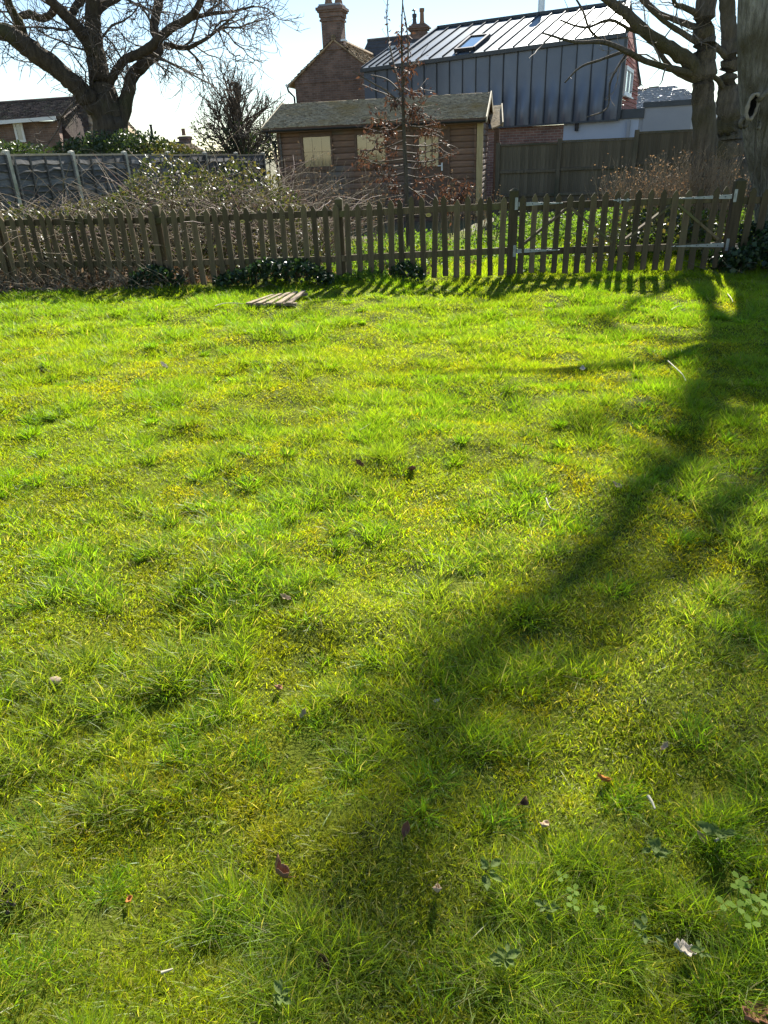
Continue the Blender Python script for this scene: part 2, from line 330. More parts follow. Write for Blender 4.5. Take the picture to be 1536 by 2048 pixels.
MT['far_ground'] = surf('garden_ground', (0.06, 0.07, 0.025), (0.14, 0.13, 0.06), 0.95, 0.7, bump=0.5, bdist=0.03, c3=(0.16, 0.12, 0.075), s3=0.4, coords='Object')
gm = MB().add([(-900, -300, -0.09), (900, -300, -0.09), (900, 1500, -0.09), (-900, 1500, -0.09)], [(0, 1, 2, 3)])
tag(gm.build('ground', MT['far_ground']), 'bare garden ground reaching out below the houses', 'ground', kind='structure')
xs = np.arange(-9, 9.01, 0.075); ys = np.arange(-1.5, 16.01, 0.075)
XX, YY = np.meshgrid(xs, ys); ZZ = gz(XX, YY) - 0.008
edge = np.minimum(np.minimum(XX + 9, 9 - XX), np.minimum(YY + 1.5, 16 - YY)); ZZ = ZZ - 0.15*(1 - sstep(0, 0.5, edge))
ni, nj = XX.shape; idx = np.arange(ni*nj).reshape(ni, nj)
F = np.stack([idx[:-1, :-1], idx[:-1, 1:], idx[1:, 1:], idx[1:, :-1]], -1).reshape(-1, 4)
lawn = link('lawn', np_mesh('lawn', np.stack([XX, YY, ZZ], -1).reshape(-1, 3), F, True), MT['soil'])
tag(lawn, 'bumpy sunlit lawn with mossy patches in front of the picket fence', 'lawn', kind='structure')

# ------------------------------------------------------------------ grass and moss, blade by blade
def blade_mat(name, trans, tmul, gloss=0.022, rough=0.45):
    """col holds each blade's own colour"""
    m, nt, p, N, L = nodes(name); nt.nodes.remove(p)
    a = N('ShaderNodeAttribute'); a.attribute_name = 'col'
    d = N('ShaderNodeBsdfDiffuse'); L(a.outputs['Color'], d.inputs['Color'])
    t = N('ShaderNodeBsdfTranslucent'); g = N('ShaderNodeMix'); g.data_type = 'RGBA'; g.blend_type = 'MULTIPLY'; g.inputs[0].default_value = 1.0
    L(a.outputs['Color'], g.inputs[6]); g.inputs[7].default_value = (*tmul, 1); L(g.outputs[2], t.inputs['Color'])
    ms = N('ShaderNodeMixShader'); ms.inputs[0].default_value = trans; L(d.outputs[0], ms.inputs[1]); L(t.outputs[0], ms.inputs[2])
    gl = N('ShaderNodeBsdfGlossy'); gl.inputs['Roughness'].default_value = rough; gl.inputs['Color'].default_value = (0.9, 0.95, 0.9, 1)
    m2 = N('ShaderNodeMixShader'); m2.inputs[0].default_value = gloss; L(ms.outputs[0], m2.inputs[1]); L(gl.outputs[0], m2.inputs[2])
    L(m2.outputs[0], nt.nodes['Material Output'].inputs['Surface']); return m
MT['grass'] = blade_mat('grass_blade', 0.6, (2.1, 2.0, 0.55))
MT['moss'] = blade_mat('moss_sprig', 0.55, (1.8, 1.8, 0.5), gloss=0.015)

def blades(cx, cy, n_per, rad, h, w, lean, curve, flat, c_base, c_tip, rg, straw=0.035, segs=2, hue=1.0, tufty=1.0):
    """n_per blades round every tuft centre; per-tuft arrays h, w, rad"""
    n_per = np.asarray(n_per, int); T = np.repeat(np.arange(len(cx)), n_per); n = len(T)
    r = rad[T]*np.sqrt(rg.random(n)); th = rg.random(n)*2*np.pi
    x = cx[T] + r*np.cos(th); y = cy[T] + r*np.sin(th); z = gz(x, y) - 0.006
    hh = h[T]*(0.45 + 0.75*rg.random(n)**1.2)*(1 - 0.35*r/rad[T])
    az = np.where(rg.random(n) < 0.55, th, rg.random(n)*2*np.pi)          # most blades lean out of their tuft
    ln = lean*(0.25 + rg.random(n))*(0.5 + 0.9*r/rad[T]); ln = np.where(rg.random(n) < flat, ln + 0.9, ln)
    tilt = rg.normal(size=(len(cx), 2))*0.16*tufty
    d = np.stack([np.cos(az)*np.sin(ln) + tilt[T, 0], np.sin(az)*np.sin(ln) + tilt[T, 1], np.cos(ln)], 1)
    bend = np.stack([np.cos(az), np.sin(az), np.full(n, -0.5)], 1)*(curve*(0.2 + rg.random(n)))[:, None]
    fa = rg.random(n)*np.pi; W = (w[T]*(0.6 + 0.8*rg.random(n)))[:, None]*np.stack([np.cos(fa), np.sin(fa), np.zeros(n)], 1)*0.5
    B = np.stack([x, y, z], 1); rows = []; g = []
    for k in range(segs):
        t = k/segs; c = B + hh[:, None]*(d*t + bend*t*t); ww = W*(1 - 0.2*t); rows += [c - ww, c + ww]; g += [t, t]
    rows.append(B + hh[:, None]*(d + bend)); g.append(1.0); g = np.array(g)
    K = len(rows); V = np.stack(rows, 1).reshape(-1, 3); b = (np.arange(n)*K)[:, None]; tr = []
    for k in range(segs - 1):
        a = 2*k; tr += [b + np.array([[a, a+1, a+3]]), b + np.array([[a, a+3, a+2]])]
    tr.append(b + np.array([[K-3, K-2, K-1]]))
    # colour: darker at the foot, own tone per blade and per tuft, a few straw blades
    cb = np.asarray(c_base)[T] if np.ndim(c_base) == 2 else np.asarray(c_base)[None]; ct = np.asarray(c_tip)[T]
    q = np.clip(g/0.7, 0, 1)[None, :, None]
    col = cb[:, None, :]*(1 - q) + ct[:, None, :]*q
    tone = (0.68 + 0.64*rg.random(n))*(0.82 + 0.36*rg.random(len(cx)))[T]; warm = 1 + 0.22*(rg.random(n) - 0.5)
    col = col*tone[:, None, None]; col[:, :, 0] *= warm[:, None]
    s = rg.random(n) < straw; col[s] = np.array([0.36, 0.33, 0.16])*(0.5 + 0.7*rg.random((s.sum(), 1, 1)))
    return V, np.concatenate(tr), col.reshape(-1, 3)
def scatter(n, y0, y1, rg):                        # centres with a density that falls off with distance
    a = 0.5; y = (y0**a + rg.random(n)*(y1**a - y0**a))**(1/a); hw = 0.72*y + 0.9
    return (rg.random(n)*2 - 1)*hw, y
lg = np.random.default_rng(21)
lerp = lambda a, b, t: np.asarray(a)[None]*(1 - t[:, None]) + np.asarray(b)[None]*t[:, None]
def turf(gx, gy, per0, segs, widen, straw):
    fy = 9.75 - 0.12*gx; beyond = gy > fy + 0.2
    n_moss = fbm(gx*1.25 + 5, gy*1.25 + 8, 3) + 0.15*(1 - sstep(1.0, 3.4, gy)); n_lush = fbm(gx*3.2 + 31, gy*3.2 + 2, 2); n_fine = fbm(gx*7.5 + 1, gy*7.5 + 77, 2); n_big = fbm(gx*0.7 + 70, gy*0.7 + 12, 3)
    tus = n_lush*0.5 + n_fine*0.5; lush = sstep(0.47, 0.62, tus); mossy = 0.85*sstep(0.54, 0.68, n_moss)*(1 - 0.7*lush); lush = np.where(beyond, 0.7, lush)
    k = len(gx); dist = np.hypot(gx, gy); wide = 0.0018*np.maximum(1.0, (dist + 0.6)/1.7)**widen
    hgt = (0.037 + 0.048*lush)*(0.7 + 0.6*lg.random(k))*(1 - 0.40*mossy)*(0.78 + 0.44*sstep(0.3, 0.6, n_lush)); hgt = np.where(beyond, hgt*1.8, hgt)
    hgt = np.where((gy > fy - 0.3) & ~beyond, hgt*1.35, hgt)
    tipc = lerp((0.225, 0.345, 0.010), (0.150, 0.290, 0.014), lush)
    yel = sstep(0.42, 0.64, n_big)*(1 - 0.5*lush); tipc = tipc*(1 - yel[:, None]) + np.array([0.275, 0.350, 0.010])[None]*yel[:, None]
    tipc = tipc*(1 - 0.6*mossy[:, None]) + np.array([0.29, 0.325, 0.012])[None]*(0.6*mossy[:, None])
    dull = sstep(0.42, 0.66, fbm(gx*2.1 + 90, gy*2.1 + 33, 3))*(0.15 + 0.40*(1 - sstep(1.2, 4.5, gy))) + 0.25*lg.random(k)*(1 - sstep(1.5, 5, gy)); dull = np.clip(dull, 0, .85)  # dull patches, stronger close by: weaker backlight painted into the tips
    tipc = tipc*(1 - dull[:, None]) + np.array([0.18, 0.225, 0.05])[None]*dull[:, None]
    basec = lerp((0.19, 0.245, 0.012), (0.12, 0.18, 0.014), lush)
    per = np.maximum(4, per0*(0.8 + 0.4*lush)*(1 - 0.45*mossy)).astype(int)
    rad = (0.024 + 0.016*(1 - lush) + 0.012*lg.random(k))*np.maximum(1, dist/1.6)**0.75
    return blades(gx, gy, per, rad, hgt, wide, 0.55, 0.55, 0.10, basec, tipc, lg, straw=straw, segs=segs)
ax, ay = scatter(40000, 0.42, 9.9, lg); nearm = ay < 3.3
# small tussocks, each with a sunken gap on its shaded side
tx_, ty_ = scatter(420, 0.8, 9.4, lg); tr_s = 0.028 + 0.06*lg.random(420)**1.6*(0.7 + 0.05*ty_)
keep = np.ones(len(ax), bool)
for x_, y_, r_ in zip(tx_, ty_, tr_s):
    keep &= ((ax - x_ + 0.3*r_)/(1.5*r_))**2 + ((ay - y_ + 1.55*r_)/(0.95*r_))**2 > 1
ax, ay = ax[keep], ay[keep]; nearm = ay < 3.3
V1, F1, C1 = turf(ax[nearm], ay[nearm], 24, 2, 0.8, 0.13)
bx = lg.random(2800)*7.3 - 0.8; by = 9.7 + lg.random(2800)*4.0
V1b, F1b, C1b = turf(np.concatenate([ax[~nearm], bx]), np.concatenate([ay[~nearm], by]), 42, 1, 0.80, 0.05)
dt = np.hypot(tx_, ty_); k3 = len(tx_); tt = lerp((0.105, 0.235, 0.014), (0.175, 0.30, 0.012), lg.random(k3))
V1c, F1c, C1c = blades(tx_, ty_, np.full(k3, 130), tr_s*1.25, 0.052 + 0.038*lg.random(k3), 0.0019*np.maximum(1.0, (dt + 0.6)/1.7)**0.8, 0.6, 0.5, 0.06, lerp((0.09, 0.14, 0.012), (0.12, 0.18, 0.014), lg.random(k3)), tt, lg, straw=0.05, segs=2)
V1b, F1b, C1b = np.concatenate([V1b, V1c]), np.concatenate([F1b, F1c + len(V1b)]), np.concatenate([C1b, C1c])
V1, F1, C1 = np.concatenate([V1, V1b]), np.concatenate([F1, F1b + len(V1)]), np.concatenate([C1, C1b])
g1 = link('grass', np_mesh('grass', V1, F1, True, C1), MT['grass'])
tag(g1, 'short green grass blades covering the whole lawn', 'grass', kind='stuff')
# moss: short feathery sprigs, thick in the yellow patches, thin elsewhere between the blades
mx_, my_ = scatter(11000, 0.42, 7.5, lg)
nm = fbm(mx_*1.25 + 5, my_*1.25 + 8, 3) + 0.15*(1 - sstep(1.0, 3.4, my_)); keep = lg.random(len(mx_)) < 0.25 + 0.75*sstep(0.48, 0.62, nm)
mx_, my_ = mx_[keep], my_[keep]; k = len(mx_); dist = np.hypot(mx_, my_)
nb = fbm(mx_*2.2 + 9, my_*2.2 + 44, 2)
mt = lerp((0.28, 0.31, 0.012), (0.58, 0.50, 0.014), sstep(0.40, 0.64, nb))
V2, F2, C2 = blades(mx_, my_, np.full(k, 44), (0.03 + 0.02*lg.random(k))*np.maximum(1, dist/1.5)**0.7, 0.022 + 0.014*lg.random(k), 0.0030*np.maximum(1.0, (dist + 0.6)/1.7)**0.8, 0.95, 0.35, 0.0, (0.19, 0.20, 0.012), mt, lg, straw=0.02, segs=1)
g2 = link('moss', np_mesh('moss', V2, F2, True, C2), MT['moss'])
tag(g2, 'yellow green moss growing between the grass blades', 'moss', kind='stuff')

# ------------------------------------------------------------------ picket fence and gates (line y = 9.75 - 0.12 x)
FA = math.degrees(math.atan(0.12))
FF = Frame((0, 9.75), FA)                     # local x runs along the fence
def fence_base(x): 
    p = FF.o + FF.e1*x; return float(gz(p[0], p[1]))
def picket_mesh(w, h, t, shoulder=0.045):
    m = MB(); prof = [(-w/2, 0), (w/2, 0), (w/2, h - shoulder), (0.006, h), (-0.006, h), (-w/2, h - shoulder)]
    k = len(prof); v = [(x, -t/2, z) for x, z in prof] + [(x, t/2, z) for x, z in prof]
    m.add(v, [tuple(range(k)), tuple(range(2*k-1, k-1, -1))] + [(i, i+k, (i+1) % k + k, (i+1) % k) for i in range(k)])
    return m.mesh('picket')
PM = [picket_mesh(w, 0.94, 0.02, s) for w, s in ((0.072, 0.05), (0.075, 0.045), (0.069, 0.05), (0.074, 0.055))]
for m_ in PM: m_.materials.append(MT['picket'])
def picket(parent, x, z0, h=1.0, y=0.0, lean=0.0):
    o = link('picket', random.choice(PM), None, parent, (x, y, z0)); o.scale = (random.uniform(.9, 1.08), 1, h)
    o.rotation_euler = (random.gauss(0, 0.012), lean + random.gauss(0, 0.013), random.gauss(0, 0.05)); return o
def badge(parent, x, z, y):
    e = MB(); n = 18
    ov = [(0.036*math.cos(2*math.pi*i/n), 0.023*math.sin(2*math.pi*i/n)) for i in range(n)]
    e.slab([(a, 0, b) for a, b in ov], (0, -1, 0), 0.004)
    o = e.build('badge', MT['badge'], parent, loc=(x, y, z))
    d = MB()                                   # dark oval line and a small dark mark in the middle
    for i in range(n):
        a, b = ov[i]; c, f = ov[(i+1) % n]
        d.add([(a*.9, -0.0045, b*.88), (c*.9, -0.0045, f*.88), (c*.8, -0.0045, f*.76), (a*.8, -0.0045, b*.76)], [(0, 1, 2, 3)])
    d.add([(-.018, -.0045, -.004), (-.008, -.0045, .009), (.004, -.0045, .004), (.018, -.0045, .008), (.016, -.0045, -.008), (.002, -.0045, -.004), (-.010, -.0045, -.009)], [(6, 5, 4, 3, 2, 1, 0)])
    d.build('print', MT['badge_dark'], o); return o
# positions along the fence of things measured in the photo
def fx(px, py): return FF.on(px, py)[0]
gate_post_l = fx(1025, 470); gate_post_r = fx(1464, 455); meet = fx(1236, 470)
fence = thing('picket_fence', 'long weathered picket fence left of the two gates', 'fence'); FF.put(fence)
xl = -7.2; x = gate_post_l - 0.13; i = 0
px_posts = [fx(305, 500), fx(668, 490)]
posts_x = px_posts + [px_posts[0] - 2.15]
def zline(x): return 0.02 + 0.02*math.sin(x*0.9)   # the run of the fence follows the ground a little
PX_ = []
while x > xl:
    PX_.append(x); picket(fence, x, zline(x) + random.uniform(-.018, .018), random.uniform(0.985, 1.035) if x > -3.6 else random.uniform(0.95, 0.99), lean=random.choice((0, 0, 0, 0.015, -0.012)))
    x -= 0.1435 + random.uniform(-.012, .012); i += 1
for px_, py_ in ((857, 430), (485, 443)):
    s, z = FF.on(px_, py_); badge(fence, s, z, -0.0135)
def rail(parent, x0, x1, z0, z1, y=0.032, h=0.078, t=0.036, name='rail'):
    m = MB(); m.bar((x0, y, z0), (x1, y, z1), t, h); return m.build(name, MT['picket'], parent, bevel=0.004)
spans = sorted([xl] + posts_x + [gate_post_l])
for a_, b_ in zip(spans[:-1], spans[1:]):
    for zc in (0.285, 0.825): rail(fence, a_ + 0.002, b_ - 0.002, zline(a_) + zc + random.uniform(-.01, .01), zline(b_) + zc + random.uniform(-.01, .01))
def post(parent, x, top, w=0.085, y=0.095, point=0.03, lean=0.0, name='post'):
    m = MB(); h = w/2
    m.add([(-h, -h, -0.15), (h, -h, -0.15), (h, h, -0.15), (-h, h, -0.15), (-h, -h, top), (h, -h, top), (h, h, top), (-h, h, top), (0, 0, top + point)],
          [(3, 2, 1, 0), (0, 1, 5, 4), (1, 2, 6, 5), (2, 3, 7, 6), (3, 0, 4, 7), (4, 5, 8), (5, 6, 8), (6, 7, 8), (7, 4, 8)])
    return m.build(name, MT['picket'], parent, bevel=0.005, loc=(x, y, 0), rot=(0, lean, 0))
for xx in posts_x: post(fence, min(PX_, key=lambda q: abs(q - xx)) + .036, 1.0, .095)
post(fence, gate_post_l, 1.03, 0.11, 0.02, 0.035)
fence2 = thing('picket_fence', 'short picket fence right of the gates, half buried in ivy', 'fence'); FF.put(fence2)
post(fence2, gate_post_r, 1.05, 0.12, 0.02, 0.035, lean=0.012)
x = gate_post_r + 0.17
while x < 6.6:
    picket(fence2, x, random.uniform(.01, .05), 1.0); x += 0.155
for zc in (0.30, 0.83): rail(fence2, gate_post_r + 0.065, 6.7, zc, zc)
def hinge(parent, xp, xt, z, sgn):            # tee hinge: plate on the post, tapering strap on the gate
    m = MB(); y = -0.014
    m.slab([(xp, y, z - 0.026), (xp, y, z + 0.026), (xt, y, z + 0.005), (xt, y, z - 0.005)], (0, -1, 0), 0.005) if sgn < 0 else m.slab([(xp, y, z - 0.026), (xt, y, z - 0.005), (xt, y, z + 0.005), (xp, y, z + 0.026)], (0, -1, 0), 0.005)
    o = m.build('hinge_strap', MT['galv'], parent)
    for k in range(5):
        b = MB(); xx = xp + (xt - xp)*(0.12 + 0.2*k); b.lathe([(0.006, 0), (0.006, 0.003), (0.003, 0.005)], 8); bo = b.build('bolt', MT['dark'], o, loc=(xx, y - 0.0045, z), rot=(math.pi/2, 0, 0))
    return o
def hinge_plate(parent, x, z):
    y = -0.04
    o = MB().box(x - 0.018, x + 0.018, y - 0.005, y, z - 0.07, z + 0.07).build('hinge_plate', MT['galv'], parent, bevel=0.001)
    MB().tube([(x, y - 0.006, z - 0.03), (x, y - 0.006, z + 0.03)], 0.008, 8).build('pin', MT['galv'], o)
    return o
def gate(label, x0, x1, n, hinge_left, badge_px, lift, rz=0.0):
    g = thing('picket_gate', label, 'gate', group='pair of picket gates'); FF.put(g)
    xs_ = np.linspace(x0 + 0.04, x1 - 0.04, n)
    for k, x in enumerate(xs_): picket(g, x, lift + 0.012*math.sin(k), 0.985, lean=0)
    for zc in (0.30, 0.83): rail(g, x0, x1, zc + lift - 0.04, zc + lift - 0.03)
    xm = (x0 + x1)/2
    for xa, xb in ((x0 + 0.05, xm - 0.02), (x1 - 0.05, xm + 0.02)):
        MB().bar((xa, 0.033, 0.345 + lift), (xb, 0.033, 0.765 + lift), 0.03, 0.10, up=(0, -1, 0)).build('brace', MT['picket'], g, bevel=0.003)
    for zc in (0.30, 0.845):
        if hinge_left:
            hinge(g, x0 - 0.02, x0 + 0.52, zc + lift - 0.02, -1)
        else:
            hinge(g, x1 + 0.02, x1 - 0.60, zc + lift - 0.02, 1)
    s, z = FF.on(*badge_px); badge(g, s, z, -0.0135)
    return g
gl = gate('left picket gate with strap hinges on its left and an inverted V brace', gate_post_l + 0.075, meet - 0.012, 9, True, (1133, 419), 0.05)
gr = gate('right picket gate with strap hinges on its right beside the ivy', meet + 0.014, gate_post_r - 0.085, 9, False, (1350, 408), 0.055)
for zc in (0.31, 0.86):
    hinge_plate(fence, gate_post_l + 0.03, zc + 0.025); hinge_plate(fence2, gate_post_r - 0.035, zc + 0.03)
lt = MB().box(meet - 0.10, meet + 0.10, -0.022, -0.013, 0.875, 0.891)
lo = lt.build('latch', MT['galv'], gl, bevel=0.002)
MB().tube([(meet - 0.02, -0.026, 0.85), (meet - 0.02, -0.026, 0.91)], 0.007, 8).build('bolt_knob', MT['galv'], lo)
MB().box(meet - 0.055, meet - 0.035, -0.03, -0.013, 0.865, 0.90).build('keeper', MT['galv'], lo); 
MB().box(meet + 0.055, meet + 0.08, -0.03, -0.013, 0.865, 0.90).build('keeper', MT['galv'], gr)

# ------------------------------------------------------------------ grey overlap panel fence with concrete posts, running away to the right
LX0, LY0, LA, LP = -6.67, 14.81, math.radians(72.0), 1.804
def lap_pt(k): return np.array([LX0 + LP*k*math.cos(LA), LY0 + LP*k*math.sin(LA)])
lap = thing('panel_fence', 'grey overlap panel fence between pale concrete posts behind the brambles', 'fence')
lap.location = (LX0, LY0, 0); lap.rotation_euler = (0, 0, LA)      # local x runs along the fence
def ztop(k): return 1.775 - 0.024*max(k, 0)
WAVES = []
def slat_mesh(L, seed):
    n = 14; rg_ = np.random.default_rng(seed); v = []; h = 0.145
    for i in range(n + 1):
        x = L*i/n; w = 0.010*math.sin(i*1.1 + seed) + 0.007*rg_.normal(); bow = .004*math.sin(i*.9 + 2*seed); v += [(x, 0.0, h), (x, 0.012, h), (x, 0.036 + bow, -0.014 + w), (x, 0.050 + bow, -0.008 + w)]
    f = []
    for i in range(n):
        a = 4*i; b = a + 4; f += [(a, a+2, b+2, b), (a+1, b+1, b+3, a+3), (a, b, b+1, a+1), (a+2, a+3, b+3, b+2)]
    m = MB(); m.add(v, f); return m.mesh('slat')
SL = [slat_mesh(LP - 0.12, s) for s in range(5)]
for m_ in SL: m_.materials.append(MT['grey_timber'])
for k in range(-2, 7):
    zt = ztop(k)
    # concrete post
    m = MB(); m.box(-0.05, 0.05, -0.05, 0.05, -0.3, zt + 0.03); m.add([(-.05, -.05, zt+.03), (.05, -.05, zt+.03), (.05, .05, zt+.03), (-.05, .05, zt+.03), (0, 0, zt + .055)], [(0, 1, 4), (1, 2, 4), (2, 3, 4), (3, 0, 4)])
    m.build('post', MT['concrete'], lap, bevel=0.006, loc=(LP*k, 0, 0))
    if k == 6: continue
    z2 = min(ztop(k), ztop(k+1))
    pn = link('panel', MB().box(0.06, LP - 0.06, -0.030, 0.030, z2 - 0.035, z2).mesh('panel'), MT['cap_timber'], lap, (LP*k, 0, 0))
    for j in range(13):
        s = link('slat', SL[(j*3 + k) % 5], None, pn, (0.06, 0.0, z2 - 0.175 - 0.125*j)); s.rotation_euler = (0, 0, random.gauss(0, 0.004))
        s.rotation_euler.x = math.pi*0; s.scale = (1, -1, 1)
    for xb in (0.10, 0.50, 0.92, 1.34, 1.71):
        MB().box(xb - 0.019, xb + 0.019, -0.080, -0.052, 0.02, z2 - 0.037).build('batten', MT['grey_timber'], pn)

# ------------------------------------------------------------------ dark close board fence to the right of the cabin
cb = thing('board_fence', 'dark olive close board fence right of the cabin', 'fence')
p0 = at(1117, 330, 18.4); p1 = at(1267, 330, 17.9)
CF = Frame(p1, math.degrees(math.atan2(-(p1[1] - p0[1]), p1[0] - p0[0]))); CF.put(cb)
pitch_ = float(np.hypot(*(p1 - p0)[:2]))
BM = []
for s in range(4):
    m = MB(); m.add([(-.055, 0, 0), (.055, -.012, 0), (.055, .002, 0), (-.055, .008, 0), (-.055, 0, 1), (.055, -.012, 1), (.055, .002, 1), (-.055, .008, 1)], [(3, 2, 1, 0), (4, 5, 6, 7), (0, 1, 5, 4), (1, 2, 6, 5), (2, 3, 7, 6), (3, 0, 4, 7)])
    me = m.mesh('board'); me.materials.append(MT['olive_timber']); BM.append(me)
tops = {-2: CF.on(1050, 288)[1], -1: CF.on(1190, 279)[1], 0: CF.on(1330, 262)[1], 1: CF.on(1340, 262)[1], 2: CF.on(1340, 262)[1] + .1}
tops[-3] = tops[-2]
for k in range(-2, 3):
    z = tops[k]; x0 = pitch_*k if k > -2 else CF.on(996, 330)[0]; w_ = pitch_*(k + 1) - x0; n = int(w_/0.097)
    for i in range(n):
        b = link('board', random.choice(BM), None, cb, (x0 + 0.05 + (w_ - 0.1)*(i + .5)/n, 0.0, 0.0)); b.scale = (1, 1, z - 0.03); b.rotation_euler = (0, random.gauss(0, .003), 0)
    MB().box(x0 + .05, x0 + w_ - .05, -0.05, 0.03, z - 0.028, z + 0.012).build('cap', MT['olive_timber'], cb, bevel=0.004)
    for zr in (z*0.30, z*0.63):
        MB().box(x0 + .05, x0 + w_ - .05, -0.055, -0.014, zr - 0.03, zr + 0.03).build('rail', MT['olive_timber'], cb, bevel=0.006)
    MB().box(x0 - .05, x0 + .05, -0.07, 0.04, -0.2, max(z, tops.get(k-1, 0)) + 0.05).build('post', MT['olive_timber'], cb, bevel=0.006)

# ------------------------------------------------------------------ garden cabin
HF = Frame(at(972, 235, 19.0), 11.6)
cab = thing('garden_cabin', 'brown timber garden cabin with mossy shingle roof and cream blinds', 'cabin'); HF.put(cab)
ZE = float(at(972, 235, 19.0)[2]); RD, RH, CL = 1.88, 0.62, 5.5     # eave height, ridge offset and rise, roof length
WY = 0.28                                                             # front wall behind the eave edge
wx0 = HF.on(555, 300, WY)[0]; wx1 = HF.on(962, 300, WY)[0]
BD = 2*(RD - WY)                                                      # cabin depth
def op(px0, px1, py0, py1):
    a, zt = HF.on(px0, py0, WY); b, zb = HF.on(px1, py1, WY); return a, b, zb, zt
W1 = op(605, 664, 275, 332); W2 = op(713, 772, 270, 328); DR = op(826, 895, 262, 332); DR = (DR[0], DR[1], 0.0, DR[3])
opens = [(W1[0]-.05, W1[1]+.05, W1[2]-.06, W1[3]+.05), (W2[0]-.05, W2[1]+.05, W2[2]-.06, W2[3]+.05), (DR[0], DR[1], -1, DR[3])]
wall = MB().box(wx0 + .03, wx1 - .03, WY + .035, WY + BD - .03, -0.1, ZE + 0.05); wall = wall.build('wall', MT['cabin_trim'], cab)
bh = 0.138; z = 0.02; r = 0
def board_mesh(L, h, t=0.03):
    m = MB(); prof = [(-t*.2, 0.004), (-t*.75, 0.018), (-t, h*.35), (-t, h*.8), (-t*.6, h - 0.006), (0, h - .002), (0, 0.002)]
    k = len(prof); v = [(0, y, zz) for y, zz in prof] + [(L, y, zz) for y, zz in prof]
    m.add(v, [tuple(range(k-1, -1, -1)), tuple(range(k, 2*k))] + [(i, (i+1) % k, (i+1) % k + k, i + k) for i in range(k)]); return m
while z < ZE - 0.02:
    cuts = [(a, b) for a, b, zb, zt in opens if z + bh*.5 > zb and z + bh*.5 < zt]
    xs_ = [wx0]; 
    for a, b in sorted(cuts): xs_ += [a, b]
    xs_.append(wx1)
    for a, b in zip(xs_[0::2], xs_[1::2]):
        if b - a > 0.03: board_mesh(b - a, bh).build('board', MT['cabin'], cab, loc=(a, WY + .033, z))
    # the end wall towards the right, and crossed board ends at the corners
    m = board_mesh(BD - 0.1, bh); m.build('board', MT['cabin'], cab, loc=(wx1 - .032, WY + .06, z), rot=(0, 0, math.pi/2))
    for cx_ in (wx0 + 0.10, wx1 - 0.14):
        MB().box(cx_ - .022, cx_ + .022, WY - .05, WY + .02, z + .006, z + bh - .006).build('board_end', MT['cabin'], cab)
    z += bh
MT['muntin'] = surf('window_bar', (0.26, 0.18, 0.10), (0.34, 0.25, 0.14), .8, 5, bump=0)
def window(rect, cols, rows):
    a, b, zb, zt = rect; y = WY + .0
    w = MB()
    for q in ((a-.05, a, zb-.05, zt+.05), (b, b+.05, zb-.05, zt+.05)): w.box(q[0], q[1], y-.035, y+.03, q[2], q[3])
    w.box(a, b, y-.033, y+.03, zb-.05, zb); w.box(a, b, y-.033, y+.03, zt, zt+.05)
    f = w.build('window', MT['cabin_trim'], cab, bevel=.003)
    MB().box(a-.07, b+.07, y-.07, y-.0355, zb-.085, zb-.052).build('sill', MT['cabin_trim'], f)
    MB().box(a-.06, b+.06, y-.05, y-.0355, zt+.052, zt+.11).build('head', MT['cabin_trim'], f)
    MB().box(a, b, y+.022, y+.028, zb, zt).build('blind', MT['blind'], f)
    MB().box(a, b, y+.004, y+.008, zb, zt).build('pane', MT['glass'], f)
    for i in range(1, cols): xx = a + (b-a)*i/cols; MB().box(xx-.008, xx+.008, y+.009, y+.018, zb, zt).build('muntin', MT['muntin'], f)
    for i in range(1, rows): zz_ = zb + (zt-zb)*i/rows; MB().box(a, b, y+.0095, y+.0175, zz_-.008, zz_+.008).build('muntin', MT['muntin'], f)
window(W1, 3, 2); window(W2, 3, 2)
a, b, _, zt = DR
d = MB(); d.box(a, b, WY-.0, WY+.04, 0.02, zt); dr = d.build('door', MT['cabin_trim'], cab)
g0, gz1 = HF.on(837, 272, WY); g1_, gz0 = HF.on(878, 333, WY)
MB().box(g0, g1_, WY-.012, WY-.003, gz0, gz1).build('blind', MT['blind'], dr)
for i in range(0, 4): xx = g0 + (g1_-g0)*i/3; MB().box(xx-.012, xx+.012, WY-.024, WY-.0125, gz0, gz1).build('muntin', MT['cabin_trim'], dr)
for zz_ in (gz0, (gz0+gz1)/2, gz1): MB().box(g0, g1_, WY-.0235, WY-.013, zz_-.012, zz_+.012).build('muntin', MT['cabin_trim'], dr)
MB().box(b, b+.06, WY-.04, WY+.03, 0.0, zt+.05).build('door_frame', MT['cabin_trim'], cab)
MB().box(a-.06, a, WY-.04, WY+.03, 0.0, zt+.05).build('door_frame', MT['cabin_trim'], cab)
hx, hz = HF.on(884, 333, WY); h = MB().box(hx-.018, hx+.018, WY-.03, WY-.001, hz-.09, hz+.09); h.box(hx-.10, hx-.005, WY-.075, WY-.055, hz+.01, hz+.03); h.box(hx-.012, hx+.008, WY-.074, WY-.0305, hz+.012, hz+.028); h.build('handle', MT['white'], dr)
# pale corner post and ivy-grown end
MB().box(wx1 - .10, wx1 + .05, WY - .085, WY - .052, 0.0, ZE - .02).build('corner_post', MT['pale_post'], cab, bevel=.004)
